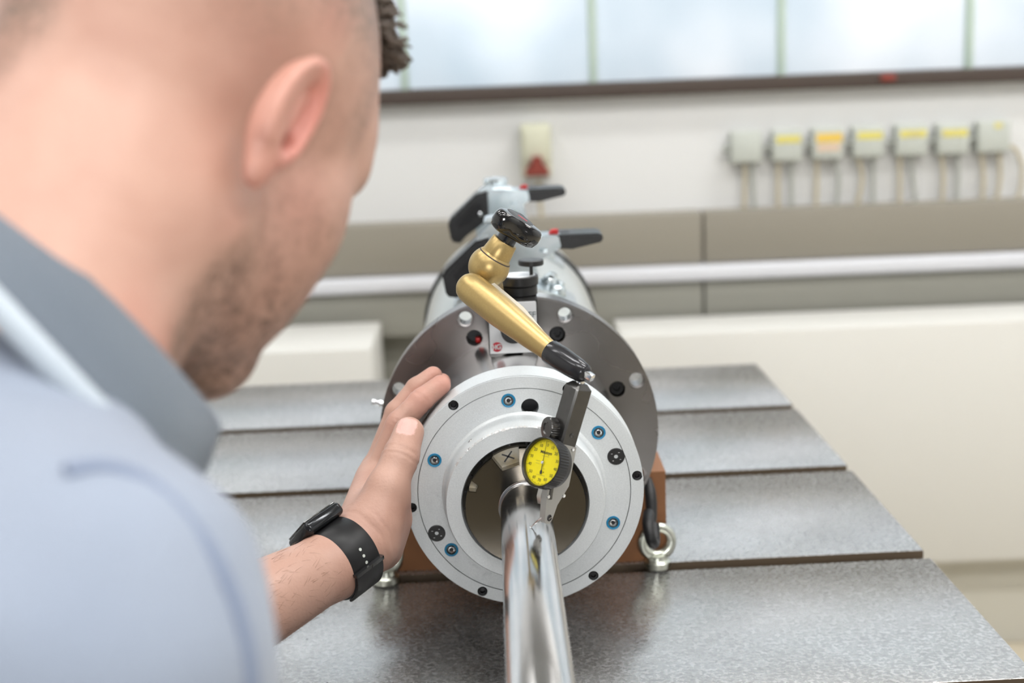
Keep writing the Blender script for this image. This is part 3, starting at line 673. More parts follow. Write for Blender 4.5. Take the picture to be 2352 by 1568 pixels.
ND = Matrix.Rotation(math.radians(3), 4, 'Z')
bm = bmesh.new(); vs = [bm.verts.new(c) for c in ((-.00022, 0, 0), (.00022, 0, 0), (.00007, .0158, 0), (-.00007, .0158, 0))]; bm.faces.new(vs)
vs = [bm.verts.new(c) for c in ((-.00025, 0, 0), (-.00025, -.0050, 0), (-.0011, -.0066, 0), (-.0008, -.0082, 0), (.0008, -.0082, 0), (.0011, -.0066, 0), (.00025, -.0050, 0), (.00025, 0, 0))]; bm.faces.new(vs)
ex = bmesh.ops.extrude_face_region(bm, geom=list(bm.faces)); bmesh.ops.translate(bm, vec=(0, 0, .00015), verts=[g for g in ex['geom'] if isinstance(g, bmesh.types.BMVert)])
bmesh.ops.transform(bm, matrix=FM @ Matrix.Translation((0, 0, -.0004)) @ ND, verts=bm.verts); nd = obj('pointer', bm, 'print_black', DI)
LA('pointer_hub', [(0, .0008), (.0010, .0006), (.0014, 0), (.0014, -.0006)], 'chrome', nd, FM, 20)
LA('small_dot', [(0, -.0009), (.0004, -.0009), (.0004, -.00095)], 'print_black', face, FM @ Matrix.Translation((.0022, -.0066, 0)), 12)
# body behind the dial and down to the stylus pivot
PV = atd(1256, 1188, 1.0)
q = FM.inverted() @ PV; zc = -.0185
hw = .0052
bm = bmesh.new()
out = [(-.0135, .016), (.0075, .016), (.0075, -.004), (.0055, -.024), (.0015, q.y - .0032), (-.0008, q.y - .0044), (-.0040, q.y - .0040), (-.0056, q.y - .0008), (-.0075, q.y + .010), (-.0150, -.012)]
# outline in (depth along n, along a): converted so that depth runs behind the face
loops = [[(z_ - .0125, y_) for z_, y_ in out]]
plate(bm, loops, q.x - .0012, q.x - .0065)
MP = Matrix(((0, 1, 0, 0), (0, 0, 1, 0), (1, 0, 0, 0), (0, 0, 0, 1)))   # (depth, side, up) -> face frame (x side, y up, z depth)
bmesh.ops.transform(bm, matrix=FM @ MP, verts=bm.verts); body = obj('body', bm, 'gauge_grey', DI)
bm = bmesh.new(); plate(bm, [[(z_ - .0125, y_) for z_, y_ in ((.0058, -.018), (.0058, -.024), (.0030, q.y + .008), (-.0045, q.y + .008), (-.0045, -.018))]], q.x - .0066, q.x - .0105)
bmesh.ops.transform(bm, matrix=FM @ MP, verts=bm.verts); obj('nose_block', bm, 'gauge_light', DI)
for z_, y_ in ((.0040, -.0225), (-.0120, -.0195), (-.0100, .0138)):
    LA('small_screw', [(0, .0003), (.0004, .0003), (.0006, .0005), (.0013, .0005), (.0015, 0)], 'chrome', body, FM @ Matrix.Translation((q.x - .0012, y_, z_ - .0125)) @ Matrix.Rotation(math.radians(90), 4, 'Y'), 16)
pm_ = FM @ Matrix.Translation((q.x - .0012, q.y, -.0148)) @ Matrix.Rotation(math.radians(90), 4, 'Y')
pv = LA('pivot_screw', [(0, .0006), (.0020, .0006), (.0024, .0002), (.0024, -.001)], 'black_oxide', DI, pm_, 24)
BX('pivot_slot', (0, 0, .0007), (.0036, .0005, .0002), 'steel_bright', pv, pm_ @ Matrix.Rotation(.6, 4, 'Z'))
T0 = atd(1246, 1189, 1.004); T1 = atd(1219, 1210, 1.0105)
TU('stylus', [T0, T0.lerp(T1, .5), T0.lerp(T1, .55), T1], [.0013, .0011, .0007, .00055], 'chrome', DI, 12)
bm = bmesh.new(); bmesh.ops.create_uvsphere(bm, u_segments=16, v_segments=10, radius=.0011, matrix=Matrix.Translation(T1 + Vector((0, 0, -.0006)))); obj('stylus_tip', bm, 'chrome', DI)
TU('stem', [FM @ Vector((q.x - .004, -.016, -.010)), FM @ Vector((q.x - .004, -.024, -.011))], .0035, 'gunmetal', DI, 16)

# swivel clamp bar between arm and indicator
SC = thing('swivel_clamp', 'dark grey faceted clamp bar with knurled knob holding the dial indicator', 'clamp', atd(1300, 1020, 1.01))
H0 = atd(1329, 889, 1.008); H1 = atd(1286, 1034, 1.018); hz = (H1 - H0).normalized(); hx = (cdir(.62, 0, -.78) - hz * cdir(.62, 0, -.78).dot(hz)).normalized()
HM = fr(H0, x=hx, z=hz); HL = (H1 - H0).length
bm = bmesh.new()
oc = [(-.0062, -.0075), (.0062, -.0075), (.0075, -.0060), (.0075, .0060), (.0062, .0075), (-.0062, .0075), (-.0075, .0060), (-.0075, -.0060)]
rings = []
for z, s_ in ((-.0035, .55), (0, .98), (.001, 1), (HL - .0005, 1), (HL, .96)):
    rings.append([bm.verts.new((x * s_, y * s_, z)) for x, y in oc])
for A, B in zip(rings, rings[1:]):
    for k in range(8): bm.faces.new((A[k], A[(k + 1) % 8], B[(k + 1) % 8], B[k]))
bm.faces.new(rings[0][::-1]); bm.faces.new(rings[-1]); bmesh.ops.transform(bm, matrix=HM, verts=bm.verts)
bar = obj('bar', bm, 'gunmetal', SC, 20)
nk_ = (atd(1331, 866, 1.004) - H0)
TU('ball_neck', [H0 - hz * -.002, H0 - hz * .006, H0 - hz * .010], [.0042, .0030, .0036], 'chrome', SC, 16)
LA('cross_pin', [(0, .0003), (.0010, .0003), (.0014, .0006), (.0017, .0004), (.0017, 0)], 'gunmetal', SC, fr(H0 + hz * HL * .70 + hx * .0075, z=hx, x=hz), 16)
for zz, rr2 in ((.57, .0026), (.80, .0034)):
    LA('clamp_hole', [(0, .0004), (rr2, .0004), (rr2 + .0004, 0)], 'ink', SC, fr(H0 + hz * HL * zz - hz.cross(hx) * .0076 + hx * -.0005, z=-hz.cross(hx), x=hz), 20)
kd = cdir(-.86, .10, -.45); KC = atd(1266, 984, 1.014)
bm = bmesh.new(); nk = 60; rings = []
for j, (r, z) in enumerate([(.0, -.0035), (.0062, -.0035), (.0080, -.003), (.0084, -.002), (.0084, .0032), (.0078, .0040), (.0045, .0042), (.0038, .0034), (0, .0034)]):
    rings.append([bm.verts.new(((r - (.0005 if k % 2 and j in (3, 4) else 0)) * math.cos(2 * math.pi * k / nk), (r - (.0005 if k % 2 and j in (3, 4) else 0)) * math.sin(2 * math.pi * k / nk), z)) for k in range(nk)])
for A, B in zip(rings, rings[1:]):
    for k in range(nk): bm.faces.new((A[k], A[(k + 1) % nk], B[(k + 1) % nk], B[k]))
bmesh.ops.remove_doubles(bm, verts=bm.verts, dist=1e-6)
bmesh.ops.transform(bm, matrix=along(KC, kd), verts=bm.verts); obj('knurled_knob', bm, 'gunmetal', SC, 25)
TU('knob_stud', [KC, atd(1288, 980, 1.016)], .0030, 'gunmetal', SC, 14)

# ================================================================== TOGGLE CLAMPS on top of the housing
def clamp(label, Y, gx, dz):
    O = Vector((0, Y, .1065))
    t = thing('toggle_clamp', label, 'clamp', O, 'toggle clamps on the spindle housing')
    M = Matrix.Translation(O)
    def P(name, lp, y0, y1, m, bev=0., par=t, holes=()): return PL(name, [[(x, z) for x, z in lp]] + list(holes), y0, y1, m, par, M, bev)
    # saddle feet following the round housing
    an_ = np.radians(np.linspace(-34, 38, 19))
    P('foot', [(.1095 * math.sin(a), .1095 * math.cos(a) - .1065) for a in an_] + [(.1067 * math.sin(a), .1067 * math.cos(a) - .1065) for a in an_[::-1]], -.020, .045, 'zinc')
    zb = .004 + dz
    P('side_plate', [(-.036, .0), (-.040, .022 + dz), (-.034, .050 + dz), (-.020, .064 + dz * .8), (-.004, .067 + dz * .6), (.012, .058 + dz * .6), (.022, .030 + dz), (.030, .002)], .010, .014, 'zinc', .0006, holes=[circ(.004, .036 + dz, .004, 16)])
    P('side_plate', [(-.036, .0), (-.040, .022 + dz), (-.034, .050 + dz), (-.020, .064 + dz * .8), (-.004, .067 + dz * .6), (.012, .058 + dz * .6), (.022, .030 + dz), (.030, .002)], .030, .034, 'zinc', .0006)
    P('lever_plate', [(.004 + gx * .4, .024 + dz), (.028 + gx, .0235 + dz), (.050 + gx, .0365 + dz), (.053 + gx, .0395 + dz), (.051 + gx, .0505 + dz), (.010 + gx * .5, .0505 + dz), (.0 + gx * .4, .040 + dz)], -.001, .002, 'zinc', .0005, holes=[[(.0295 + gx, .0345 + dz), (.0375 + gx, .0335 + dz), (.0385 + gx, .0385 + dz), (.0305 + gx, .0395 + dz)]])
    BX('lever_bridge', (.030 + gx, .016, .0512 + dz), (.044, .032, .0016), 'zinc', t, M, bev=.0006)
    gr = P('lever_grip', [(.0505 + gx, .0372 + dz), (.064 + gx, .0362 + dz), (.094 + gx, .0425 + dz), (.0965 + gx, .046 + dz), (.0955 + gx, .050 + dz), (.091 + gx, .0518 + dz), (.0490 + gx, .0518 + dz)], -.003, .040, 'black_plastic', .0022)
    P('grip_groove', [(.0500 + gx, .0512 + dz), (.062 + gx, .0512 + dz), (.062 + gx, .0523 + dz), (.0500 + gx, .0523 + dz)], .012, .028, 'ink', 0, gr)
    P('red_latch', [(.040 + gx, .0515 + dz), (.0505 + gx, .0515 + dz), (.0500 + gx, .0565 + dz), (.043 + gx, .0560 + dz)], .004, .013, 'red_plug', .0012)
    lg_ = P('left_grip', [(-.022, .052 + dz), (-.036, .0485 + dz), (-.0685, .0195 + dz), (-.0715, .013 + dz), (-.0690, -.004 + dz), (-.0660, -.0085 + dz), (-.0575, -.0100 + dz), (-.0500, -.002 + dz), (-.030, .012 + dz), (-.022, .020 + dz)], -.006, .034, 'black_plastic', .0035)
    P('grip_inset', [(-.030, .040 + dz), (-.040, .036 + dz), (-.060, .016 + dz), (-.058, .008 + dz), (-.046, .014 + dz), (-.030, .026 + dz)], -.0072, -.005, 'black_rubber', .001, lg_)
    LA('grip_screw', [(0, -.0095), (.0025, -.0092), (.0036, -.0070), (.0036, -.005)], 'chrome', lg_, M @ Matrix.Translation((-.032, 0, .025 + dz)) @ AXY, 16)
    LA('round_cap', [(0, .0), (.0135, .0), (.0150, .0025), (.0135, .007), (.0, .009)], 'zinc', t, M @ Matrix.Translation((-.012, .022, .064 + dz * .7)), 28)
    for x_, y_, z_ in ((.047, .002, -.009), (.040, .030, -.004)):
        Mb = M @ Matrix.Translation((x_, y_, z_)) @ Matrix.Rotation(.42, 4, 'Y')
        hb_ = LA('bolt', [(0, .010), (.0045, .0094), (.0080, .0060), (.0088, .0022), (.0105, .0020), (.0105, 0), (0, 0)], 'zinc', t, Mb, 24)
        LA('bolt_nut', [(0, .0125), (.0040, .0125), (.0046, .0118), (.0046, .009)], 'zinc', hb_, Mb, 6)
    return t
clamp('near zinc toggle clamp with black grips, just behind the gold knob', .36, 0, 0)
clamp('far blurred zinc toggle clamp with black grips, below the wall socket', .615, -.024, .021)

# ================================================================== PERSON
fh_ = np.array([math.cos(math.radians(59)), 0, math.sin(math.radians(59))]); upc = np.array([-.035, .977, -.21]); th = math.radians(34)
hf = cdir(*(math.cos(th) * fh_ - math.sin(th) * upc)); hu0 = cdir(*(math.sin(th) * fh_ + math.cos(th) * upc)); hr = hf.cross(hu0).normalized(); hu = hr.cross(hf).normalized()
EAR = atd(668, 262, .62); HO = EAR - hr * .074           # mid-head origin; local x forward, y left, z up
HM_ = np.array([list(hf), list(-hr), list(hu)], np.float32)     # world offset -> local by  v @ HM_.T
def to_local(p): return (p - np.array(HO, np.float32)) @ HM_.T
def H(x, y, z): return HO + hf * x - hr * y + hu * z
NB = atd(30, 800, .575)                                  # base of the neck
NT = H(-.030, 0, -.045)
RS = atd(112, 1508, .475); LS = atd(120, 980, .76); EL = atd(195, 1605, .90)
def head_sdf(p):
    q = to_local(p).astype(np.float32); qs = q.copy(); qs[:, 1] = np.abs(q[:, 1])
    d = s_ell(q, (-.008, 0, .052), (.100, .0765, .084))
    d = smin(d, s_ell(q, (.040, 0, .0), (.052, .064, .085)), .03)
    d = smin(d, s_ell(q, (.066, 0, .035), (.030, .055, .030)), .02)
    d = smin(d, s_cap(qs, (.002, .050, -.055), (.068, .022, -.085), .021, .019), .022)     # jaw
    d = smin(d, s_ell(q, (.072, 0, -.083), (.024, .028, .022)), .018)
    d = smin(d, s_ell(q, (.050, 0, -.075), (.040, .038, .034)), .02)
    d = smin(d, s_ell(qs, (.054, .047, -.018), (.028, .020, .020)), .016)                  # cheekbone
    d = smin(d, s_cap(qs, (.086, .012, .022), (.074, .046, .022), .011, .010), .012)       # brow ridge
    d = smin(d, s_ell(qs, (.046, .044, -.045), (.034, .024, .042)), .018)                  # cheek
    d = smax(d, -s_ell(qs, (.103, .032, .002), (.019, .0165, .0105)), .010)
    d = smin(d, s_ell(qs, (.058, .049, -.002), (.017, .013, .017)), .014)
    d = smin(d, s_ell(qs, (.078, .032, .003), (.0125, .0135, .0125)), .004)
    d = smin(d, s_cap(q, (.094, 0, .014), (.113, 0, -.024), .008, .012), .010)             # nose
    d = smin(d, s_ell(qs, (.100, .011, -.028), (.010, .008, .008)), .006)
    d = smin(d, s_ell(q, (.093, 0, -.050), (.012, .024, .007)), .006); d = smin(d, s_ell(q, (.091, 0, -.061), (.012, .021, .008)), .005)
    n0 = np.array(to_local(np.array([list(NB)], np.float32))[0]); n1 = (-.028, 0, -.030)
    d = smin(d, s_cap(q, n1, n0, .058, .066), .035)
    # ears: tilted shell with rim, hollow, tragus and lobe
    ea = .36; e = qs - np.array((-.007, .0785, -.0155), np.float32)
    ex_ = e[:, 0] * math.cos(ea) + e[:, 2] * math.sin(ea) * .0 + e[:, 0] * 0
    ux = e[:, 0] * math.cos(-.15) + e[:, 2] * math.sin(-.15); uz = -e[:, 0] * math.sin(-.15) + e[:, 2] * math.cos(-.15)
    ux, uz = ux * 1.08, uz * 1.10
    w = np.stack([ux * math.cos(.27) - e[:, 1] * math.sin(.27), e[:, 1] * math.cos(.27) + ux * math.sin(.27), uz], 1)   # flare outwards to the back
    sh = s_ell(w, (-.010, .004, .004), (.0175, .0100, .032)); hol = s_ell(w, (-.006, .0150, .006), (.0125, .0115, .024))
    ear = smax(sh, -hol, .003)
    ear = smin(ear, s_ell(w, (-.006, .006, -.027), (.0085, .0052, .0105)), .006)
    rim = np.abs(np.sqrt((((w - np.array((-.010, .0085, .006), np.float32)) / np.array((.0165, 1, .0275), np.float32))[:, [0, 2]] ** 2).sum(1)) - 1) * .018
    rimd = np.sqrt(rim ** 2 + (w[:, 1] - .009) ** 2) - .0032
    rimd = np.maximum(rimd, -(w[:, 2] + .020)); rimd = np.maximum(rimd, w[:, 0] - .008)
    ear = smin(ear, rimd, .003)
    ear = smin(ear, s_cap(w, (-.012, .008, -.012), (-.010, .0075, .016), .0035, .003), .004)     # antihelix
    ear = smin(ear, s_ell(w, (.006, .004, -.004), (.005, .005, .007)), .005)                   # tragus
    d = smin(d, ear, .006)
    d = smax(d, -s_ell(w, (-.0015, .004, -.003), (.0045, .008, .0055)), .003)                  # ear canal
    return d
lo = np.array(HO) - .20; hi = np.array(HO) + .20
nbv = np.array(NB); lo = np.minimum(lo + .06, nbv - .08); hi = np.maximum(hi - .05, nbv + .06)
Vh, Fh = nets(head_sdf, lo, hi, .0021)
q = to_local(Vh)
# --- left arm
def av(v): return np.array(v, np.float32)
Wr = atd(828, 1250, 1.074); F0 = atd(768, 1294, 1.055)
FI = {'index': [cyl(171, .1195, .002), cyl(150, .1150, .012), cyl(137.5, .1100, .021), cyl(127.5, .1065, .029)],
      'middle': [cyl(172, .1215, .022), cyl(149, .1190, .034), cyl(137, .1165, .042), cyl(129, .1135, .048)],
      'ring': [cyl(174, .1190, .042), cyl(151, .1110, .050), cyl(138, .1050, .055), cyl(129, .1030, .058)],
      'little': [cyl(178, .1160, .058), cyl(160, .1100, .070), cyl(149, .1065, .074), cyl(141, .1045, .077)]}
FRr = {'index': (.0118, .0104, .0095, .0085), 'middle': (.0118, .0098, .0088, .0078), 'ring': (.0112, .0092, .0083, .0074), 'little': (.0100, .0082, .0073, .0066)}
TH = [atd(862, 1195, 1.078), atd(890, 1120, 1.086), atd(920, 1050, 1.096), atd(939, 992, 1.108)]
Thr = (.0182, .0155, .0136, .0120)
def arm_sdf(p):
    p = p.astype(np.float32)
    d = s_cap(p, EL, F0, .043, .0240)
    d = smin(d, s_cap(p, F0, Wr, .0238, .0225), .012)
    # palm
    pal = None
    for k, f in enumerate(('index', 'middle', 'ring', 'little')):
        m = FI[f][0]; w0 = Wr + (m - Wr) * .12
        x = s_cap(p, w0, m, .0165, FRr[f][0] * 1.05); pal = x if pal is None else smin(pal, x, .014)
    d = smin(d, pal, .016)
    d = smin(d, s_cap(p, atd(850, 1245, 1.080), atd(888, 1150, 1.092), .0205, .0185), .014)     # thenar
    d = smin(d, s_cap(p, atd(872, 1255, 1.105), atd(895, 1195, 1.108), .0185, .0170), .014)     # heel of the hand
    for f in FI:
        fg = None
        for k in range(3):
            x = s_cap(p, FI[f][k], FI[f][k + 1], FRr[f][k], FRr[f][k + 1]); fg = x if fg is None else smin(fg, x, .003)
        d = smin(d, fg, .0035)
    t_ = None
    for k in range(3):
        x = s_cap(p, TH[k], TH[k + 1], Thr[k], Thr[k + 1]); t_ = x if t_ is None else smin(t_, x, .005)
    d = smin(d, t_, .007)
    # keep clear of the ring and neck: the palm presses flat against the rim
    rr = np.sqrt(p[:, 0] ** 2 + p[:, 2] ** 2)
    slab = np.maximum(np.maximum(rr - .0973, -p[:, 1] - .0005), p[:, 1] - .0345)
    d = smax(d, -slab, .002)
    return d
pts_ = [av(v) for f in FI.values() for v in f] + [av(v) for v in TH] + [av(Wr), av(F0), av(EL)]
lo = np.min(pts_, 0) - .05; hi = np.max(pts_, 0) + .022
Va, Fa = nets(arm_sdf, lo, hi, .0017)
# colour masks: R beard, G cropped hair, B pink, A nail
def sm(e0, e1, x): t = np.clip((x - e0) / (e1 - e0), 0, 1); return t * t * (3 - 2 * t)
mk = np.zeros((len(Vh) + len(Va), 4), np.float32)
X, Yq, Z = q[:, 0], np.abs(q[:, 1]), q[:, 2]
beard = sm(.004, .030, X + .25 * (-Z - .02)) * sm(.000, -.028, Z - .25 * (X - .03)) * (1 - .8 * sm(.085, .1, X) * sm(-.04, -.02, Z))
beard *= sm(-.135, -.110, Z); beard *= (.45 + 1.1 * sm(-.045, -.085, Z)); brow = sm(.068, .076, X) * sm(.012, .018, Z) * sm(.036, .030, Z) * sm(.062, .05, Yq) * sm(.008, .014, Yq); beard = np.maximum(beard, brow)
sideburn = sm(.012, .020, X) * sm(.048, .036, X) * sm(-.03, -.01, Z) * sm(.06, .04, Yq * 0 + .05)
mk[:len(Vh), 0] = np.clip(np.maximum(beard, sideburn * .45), 0, 1)
hairm = sm(.030, .080, Z - .28 * X + .05 * np.minimum(X, 0)) * sm(.088, .070, X)
hairm = np.maximum(hairm, .95 * sm(-.060, -.090, X) * sm(.035, .065, Z)); hairm = np.maximum(hairm, .40 * sm(-.01, .05, Z) * sm(.0, -.03, X)); hairm = np.maximum(hairm, .55 * sm(.03, .05, X) * sm(.062, .05, X) * sm(.01, .03, Z))
hairm = np.maximum(hairm, .95 * sm(.026, .008, Yq) * sm(-.045, -.012, Z) * sm(-.068, -.085, X)); hairm = np.maximum(hairm, .5 * sm(.016, .006, Yq) * sm(-.065, -.040, Z) * sm(-.06, -.08, X))
mk[:len(Vh), 1] = np.clip(hairm * sm(.084, .078, Yq), 0, .95)
ear_m = sm(.072, .084, Yq) * (X < .012); mk[:len(Vh), 2] = np.clip(.35 * ear_m + .45 * ear_m * sm(-.020, -.004, X) + .15 * sm(.03, .0, np.hypot(X - .03, Z + .02)) * (Z < .02) + .5 * sm(.02, .0, np.hypot(X - .095, Z + .056)), 0, 1)
nail_n = cdir(-.15, .25, -.95); tt = (TH[3] - TH[2]).normalized(); ts = tt.cross(nail_n).normalized(); nail_n = ts.cross(tt).normalized()
dv = Va - av(TH[3] - tt * .0008); la, ls, ln = dv @ av(tt), dv @ av(ts), dv @ av(nail_n)
nail = sm(1.12, .95, np.sqrt((la / .0080) ** 4 + (ls / .0072) ** 4)) * (ln > .003)
Va = Va - av(nail_n) * (nail * .0004)[:, None]; lun = np.abs(np.sqrt((la / .0080) ** 4 + (ls / .0072) ** 4) - 1.05)
Va = Va + av(nail_n) * (.0004 * sm(.3, 0, lun) * (ln > .003) * (la < .006))[:, None]
mk[len(Vh):, 3] = nail * .8
for c_, r_2, s_ in ((FI['index'][1], .018, .35), (FI['index'][2], .022, .45), (FI['index'][3], .018, .6), (FI['middle'][3], .016, .5), (TH[1], .016, .35), (FI['index'][0], .018, .25), (FI['ring'][3], .02, .5)):
    mk[len(Vh):, 2] = np.maximum(mk[len(Vh):, 2], s_ * sm(r_2, 0, np.linalg.norm(Va - av(c_), axis=1)))
# creases across thumb knuckle and wrist
for c0, dr, offs, dep, wd, rad in ((TH[2], tt, (-.0035, .0, .0030), .0006, .0009, .017), (Wr + (Wr - F0).normalized() * .004, (Wr - F0).normalized(), (-.002, .0055), .0004, .0012, .030), (FI['index'][2], (FI['index'][3] - FI['index'][1]).normalized(), (-.001, .001), .0004, .0008, .013), (FI['index'][1], (FI['index'][2] - FI['index'][0]).normalized(), (-.0015, .0015), .0004, .0009, .015)):
    dd = Va - av(c0); l_ = dd @ av(dr); perp = dd - l_[:, None] * av(dr); pl = np.linalg.norm(perp, axis=1) + 1e-6
    for o_ in offs:
        wob = .0010 * np.sin(perp[:, 2] * 300 + o_ * 900)
        Va = Va - perp / pl[:, None] * (dep * np.exp(-((l_ - o_ - wob) / wd) ** 2) * (np.linalg.norm(dd, axis=1) < rad))[:, None]
me = mesh_np('person', np.concatenate([Vh, Va]), np.concatenate([Fh, Fa + len(Vh)]))
ca = me.color_attributes.new('mask', 'FLOAT_COLOR', 'POINT'); ca.data.foreach_set('color', mk.ravel())
PE = finish('person', me, 'skin', None, 180)
bpy.context.view_layer.update()
tag(PE, 'man in a blue-grey polo shirt leaning in, left hand on the spindle ring', 'person')
def child(o): o.parent = PE; return o
# shirt
NS = atd(-75, 960, .565); TC = Vector((-.36, -.66, -.12)); HIP = Vector((-.38, -.70, FLOOR + .85))
def shirt_sdf(p):
    p = p.astype(np.float32)
    d = s_cap(p, NS, RS, .058, .070)
    d = smin(d, s_cap(p, RS, RS + Vector((.02, .03, -.26)), .072, .060), .02)
    d = smin(d, s_cap(p, NS, LS, .050, .056), .03)
    d = smin(d, s_cap(p, LS, EL, .056, .052), .03)
    d = smin(d, s_cap(p, NS + Vector((-.08, -.03, -.12)), TC, .10, .135), .04)
    d = smin(d, s_cap(p, TC, HIP, .135, .14), .05)
    ax_ = (NT - NB).normalized(); lim = (p - av(NB)) @ av(ax_) - .020
    d = smax(d, lim, .010)
    fa = (F0 - EL).normalized(); cut = (p - av(EL)) @ av(fa) - .05
    return smax(d, cut, .006)
ptz = [av(v) for v in (NB, RS, LS, EL, TC, HIP, RS + Vector((.02, .03, -.26)))]
Vs, Fs = nets(shirt_sdf, np.min(ptz, 0) - .15, np.max(ptz, 0) + .12, .006)
# armhole seam: a shallow groove over the shoulder
sg = (RS - NB).normalized(); ds = (Vs - av(NB.lerp(RS, .62))) @ av(sg); near_ = np.linalg.norm(Vs - av(RS), axis=1) < .14
cen = av(NB.lerp(RS, .62)); rad_ = Vs - cen; rad_ /= (np.linalg.norm(rad_, axis=1)[:, None] + 1e-6)
wr = .0016 * np.sin(Vs[:, 0] * 60 + 2 * np.sin(Vs[:, 2] * 35)) + .0012 * np.sin(Vs[:, 2] * 95 + Vs[:, 1] * 50 + 1.5 * np.sin(Vs[:, 0] * 40)); rc = Vs - av(RS + Vector((-.02, .0, -.05))); rc /= np.linalg.norm(rc, axis=1)[:, None]; Vs = Vs + rc * wr[:, None]
child(finish('shirt', mesh_np('shirt', Vs, Fs), 'shirt', None, 180))
# raised sleeve seam over the shoulder, laid on the cloth
def on_cloth(x, y):
    r = ray(x, y); r /= np.linalg.norm(r); t = .35
    for _ in range(60): t += .8 * float(shirt_sdf(np.array([CAM + r * t], np.float32))[0])
    return Vector(CAM + r * t)
sp = curve([on_cloth(*p) for p in ((150, 1085), (235, 1075), (330, 1105), (420, 1185), (500, 1300), (548, 1420), (572, 1540), (578, 1680))], 8)
bm = bmesh.new(); tube(bm, sp, .0028, 10); child(obj('sleeve_seam', bm, 'seam', None, 60))
# collar: ribbed band folded round the neck, pale edge below
cax = cdir(.70, .66, .22); CT = atd(236, 676, .60); CB = atd(100, 800, .575)
u1 = cdir(.60, -.80, .05); u1 = (u1 - cax * u1.dot(cax)).normalized(); u2 = cax.cross(u1).normalized()
if (u2.dot(Vector(CAM) - CT)) < 0: u2 = -u2
bm = bmesh.new(); uvl = bm.loops.layers.uv.new('uv'); n = 96; prof = [(0, .066, .0), (.02, .070, .0008), (.06, .073, .001), (.5, .079, .001), (.9, .083, .001), (1.0, .085, .0)]
rings = []
for t_, r, _ in prof + [(1.0, .0815, 0), (.5, .0755, 0), (.05, .068, 0)]:
    c = CT.lerp(CB, t_); rings.append([bm.verts.new(c + (u1 * math.cos(2 * math.pi * k / n) * 1.03 + u2 * math.sin(2 * math.pi * k / n) * .93) * r) for k in range(n)])
for j in range(len(rings)):
    A, B = rings[j], rings[(j + 1) % len(rings)]
    for k in range(n):
        f = bm.faces.new((A[k], A[(k + 1) % n], B[(k + 1) % n], B[k]))
        for lp, (uu, vv) in zip(f.loops, ((k, j), (k + 1, j), (k + 1, j + 1), (k, j + 1))): lp[uvl].uv = (uu / n * 4, vv * .1)
child(obj('collar', bm, 'collar_rib', None, 60))
bm = bmesh.new(); tube(bm, [CB.lerp(CT, -.02) + (u1 * math.cos(2 * math.pi * k / 64) * 1.03 + u2 * math.sin(2 * math.pi * k / 64) * .93) * .0835 for k in range(65)], .0052, 10, False)
child(obj('collar_edge', bm, 'collar_edge', None, 60))
# trousers and shoes, out of the picture
bm = bmesh.new()
for sx in (-.09, .09):
    tube(bm, [(HIP.x + sx, HIP.y, HIP.z + .02), (HIP.x + sx, HIP.y + .02, FLOOR + .5), (HIP.x + sx, HIP.y, FLOOR + .07)], [.10, .07, .055], 20)
child(obj('trousers', bm, 'trouser'))
bm = bmesh.new()
for sx in (-.09, .09): box(bm, (HIP.x + sx, HIP.y + .05, FLOOR + .045), (.09, .27, .09), bev=.03, seg=3)
child(obj('shoes', bm, 'black_rubber'))
# hair on top: short dark curls
bm = bmesh.new()
for k in range(900):
    an = rng.uniform(-math.pi, math.pi); rad0 = math.sqrt(rng.uniform(0, 1))
    x = -.008 + .096 * rad0 * math.cos(an); y = .070 * rad0 * math.sin(an)
    if k > 380: x = rng.uniform(.050, .080); y = rng.uniform(-.05, .05)
    zz = .052 + .084 * math.sqrt(max(.02, 1 - ((x + .008) / .100) ** 2 - (y / .0765) ** 2))
    if zz < .085 and x < .05: continue
    c0 = Vector((x, y, max(zz, .088 if x > .05 else 0) + .002)); h_ = rng.uniform(.006, .013) * (1.3 if x > .05 else 1); r0 = rng.uniform(.0025, .0055); ph0 = rng.uniform(0, 6.28); lean = Vector((rng.uniform(-.1, .45), rng.uniform(-.3, .3), 1)).normalized()
    pts = []
    for j in range(9):
        tq = j / 8; pts.append(c0 + lean * h_ * tq + Vector((r0 * math.cos(ph0 + 9 * tq), r0 * math.sin(ph0 + 9 * tq), r0 * .4 * math.sin(ph0 * 2 + 7 * tq))))
    tube(bm, [H(*p) for p in pts], [.0013] * 8 + [.0005], 4)
child(tag(obj('hair', bm, 'hair', None, 180), kind='stuff'))

bm = bmesh.new(); fdir = (F0 - EL).normalized()
sel = np.where((((Va - av(EL)) @ av(fdir)) > .11) & (((Va - av(F0)) @ av(fdir)) < -.018))[0]; sel = rng.choice(sel, 420)
for i in sel:
    p = Vector(Va[i].tolist()); ax0 = EL + fdir * (p - EL).dot(fdir); nr = (p - ax0).normalized()
    if nr.dot(Vector(CAM) - p) < -.1: continue
    tg = (fdir * rng.uniform(.5, 1) + nr.cross(fdir) * rng.uniform(-.9, .5)).normalized(); l_ = rng.uniform(.005, .010)
    tube(bm, [p - nr * .0003, p + nr * .0008 + tg * l_ * .5, p + nr * .0007 + tg * l_], [.00009, .00008, .00003], 3, False)
child(tag(obj('arm_hair', bm, 'arm_hair', None, 180), kind='stuff'))
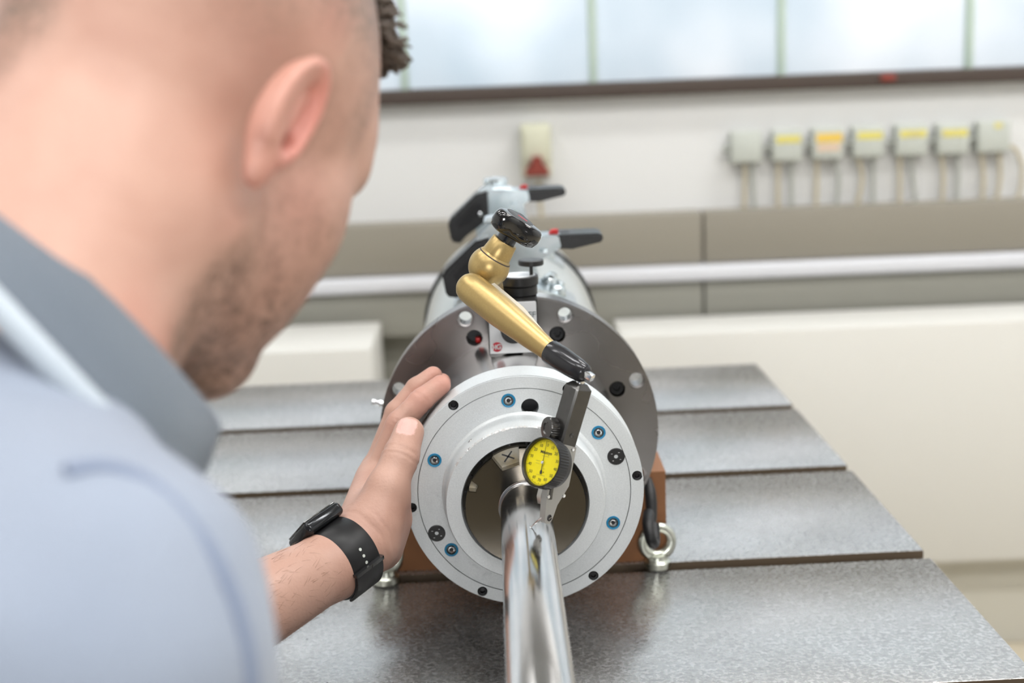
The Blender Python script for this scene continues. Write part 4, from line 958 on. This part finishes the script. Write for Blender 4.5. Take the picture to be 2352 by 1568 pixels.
# smartwatch
wa = (Wr - F0).normalized(); WC = atd(784, 1282, 1.061)
toC = (Vector(CAM) - WC).normalized(); w1 = cdir(-.50, .83, .25); w1 = (w1 - wa * w1.dot(wa)).normalized(); w2 = wa.cross(w1).normalized()
WM = fr(WC, x=w1, z=wa)                                  # x: towards the case, z: along the arm
SW = thing('smartwatch', 'black smartwatch with rubber strap on the left wrist', 'watch', WC)
def strap(name, a0, a1, r0, th_, w0, m, n=40):
    bm = bmesh.new(); rings = []
    for k in range(n + 1):
        a = math.radians(a0 + (a1 - a0) * k / n); rin, ro, hw_ = r0, r0 + th_, w0 / 2
        c, s_ = math.cos(a), math.sin(a)
        rings.append([bm.verts.new(((r) * c, (r) * s_, z)) for r, z in ((rin, -hw_), (ro - .0006, -hw_), (ro, -hw_ + .0008), (ro, hw_ - .0008), (ro - .0006, hw_), (rin, hw_))])
    for A, B in zip(rings, rings[1:]):
        for j in range(6): bm.faces.new((A[j], A[(j + 1) % 6], B[(j + 1) % 6], B[j]))
    bm.faces.new(rings[0]); bm.faces.new(rings[-1][::-1])
    bmesh.ops.transform(bm, matrix=WM, verts=bm.verts); return obj(name, bm, m, SW, 50)
st1 = strap('strap', 20, 340, .0258, .0024, .0275, 'black_rubber', 72)
BX('watch_case', (.0305, 0, 0), (.0105, .036, .037), 'watch_case', SW, WM, bev=.004, seg=4)
BX('screen', (.0360, 0, 0), (.0012, .031, .032), 'black_gloss', SW, WM, bev=.0005)
vdir = (WM.inverted().to_3x3() @ toC); va = math.degrees(math.atan2(vdir.y, vdir.x)); sg_ = 1 if va > 0 else -1
for k in range(7):
    a = math.radians(va + sg_ * (6 + 11 * k)); c = Vector((.02822 * math.cos(a), .02822 * math.sin(a), .0))
    LA('strap_hole', [(0, .0001), (.0012, .0001), (.0013, -.0003)], 'boxgrey' if k < 3 else 'ink', st1, WM @ fr(c, z=Vector((math.cos(a), math.sin(a), 0)), x=Vector((0, 0, 1))), 12)
strap('strap_tail', va + sg_ * 34, va + sg_ * 95, .0283, .0022, .0275, 'black_rubber', 30)
strap('strap_loop', va + sg_ * 32, va + sg_ * 37, .0256, .0060, .0295, 'black_gloss', 8)
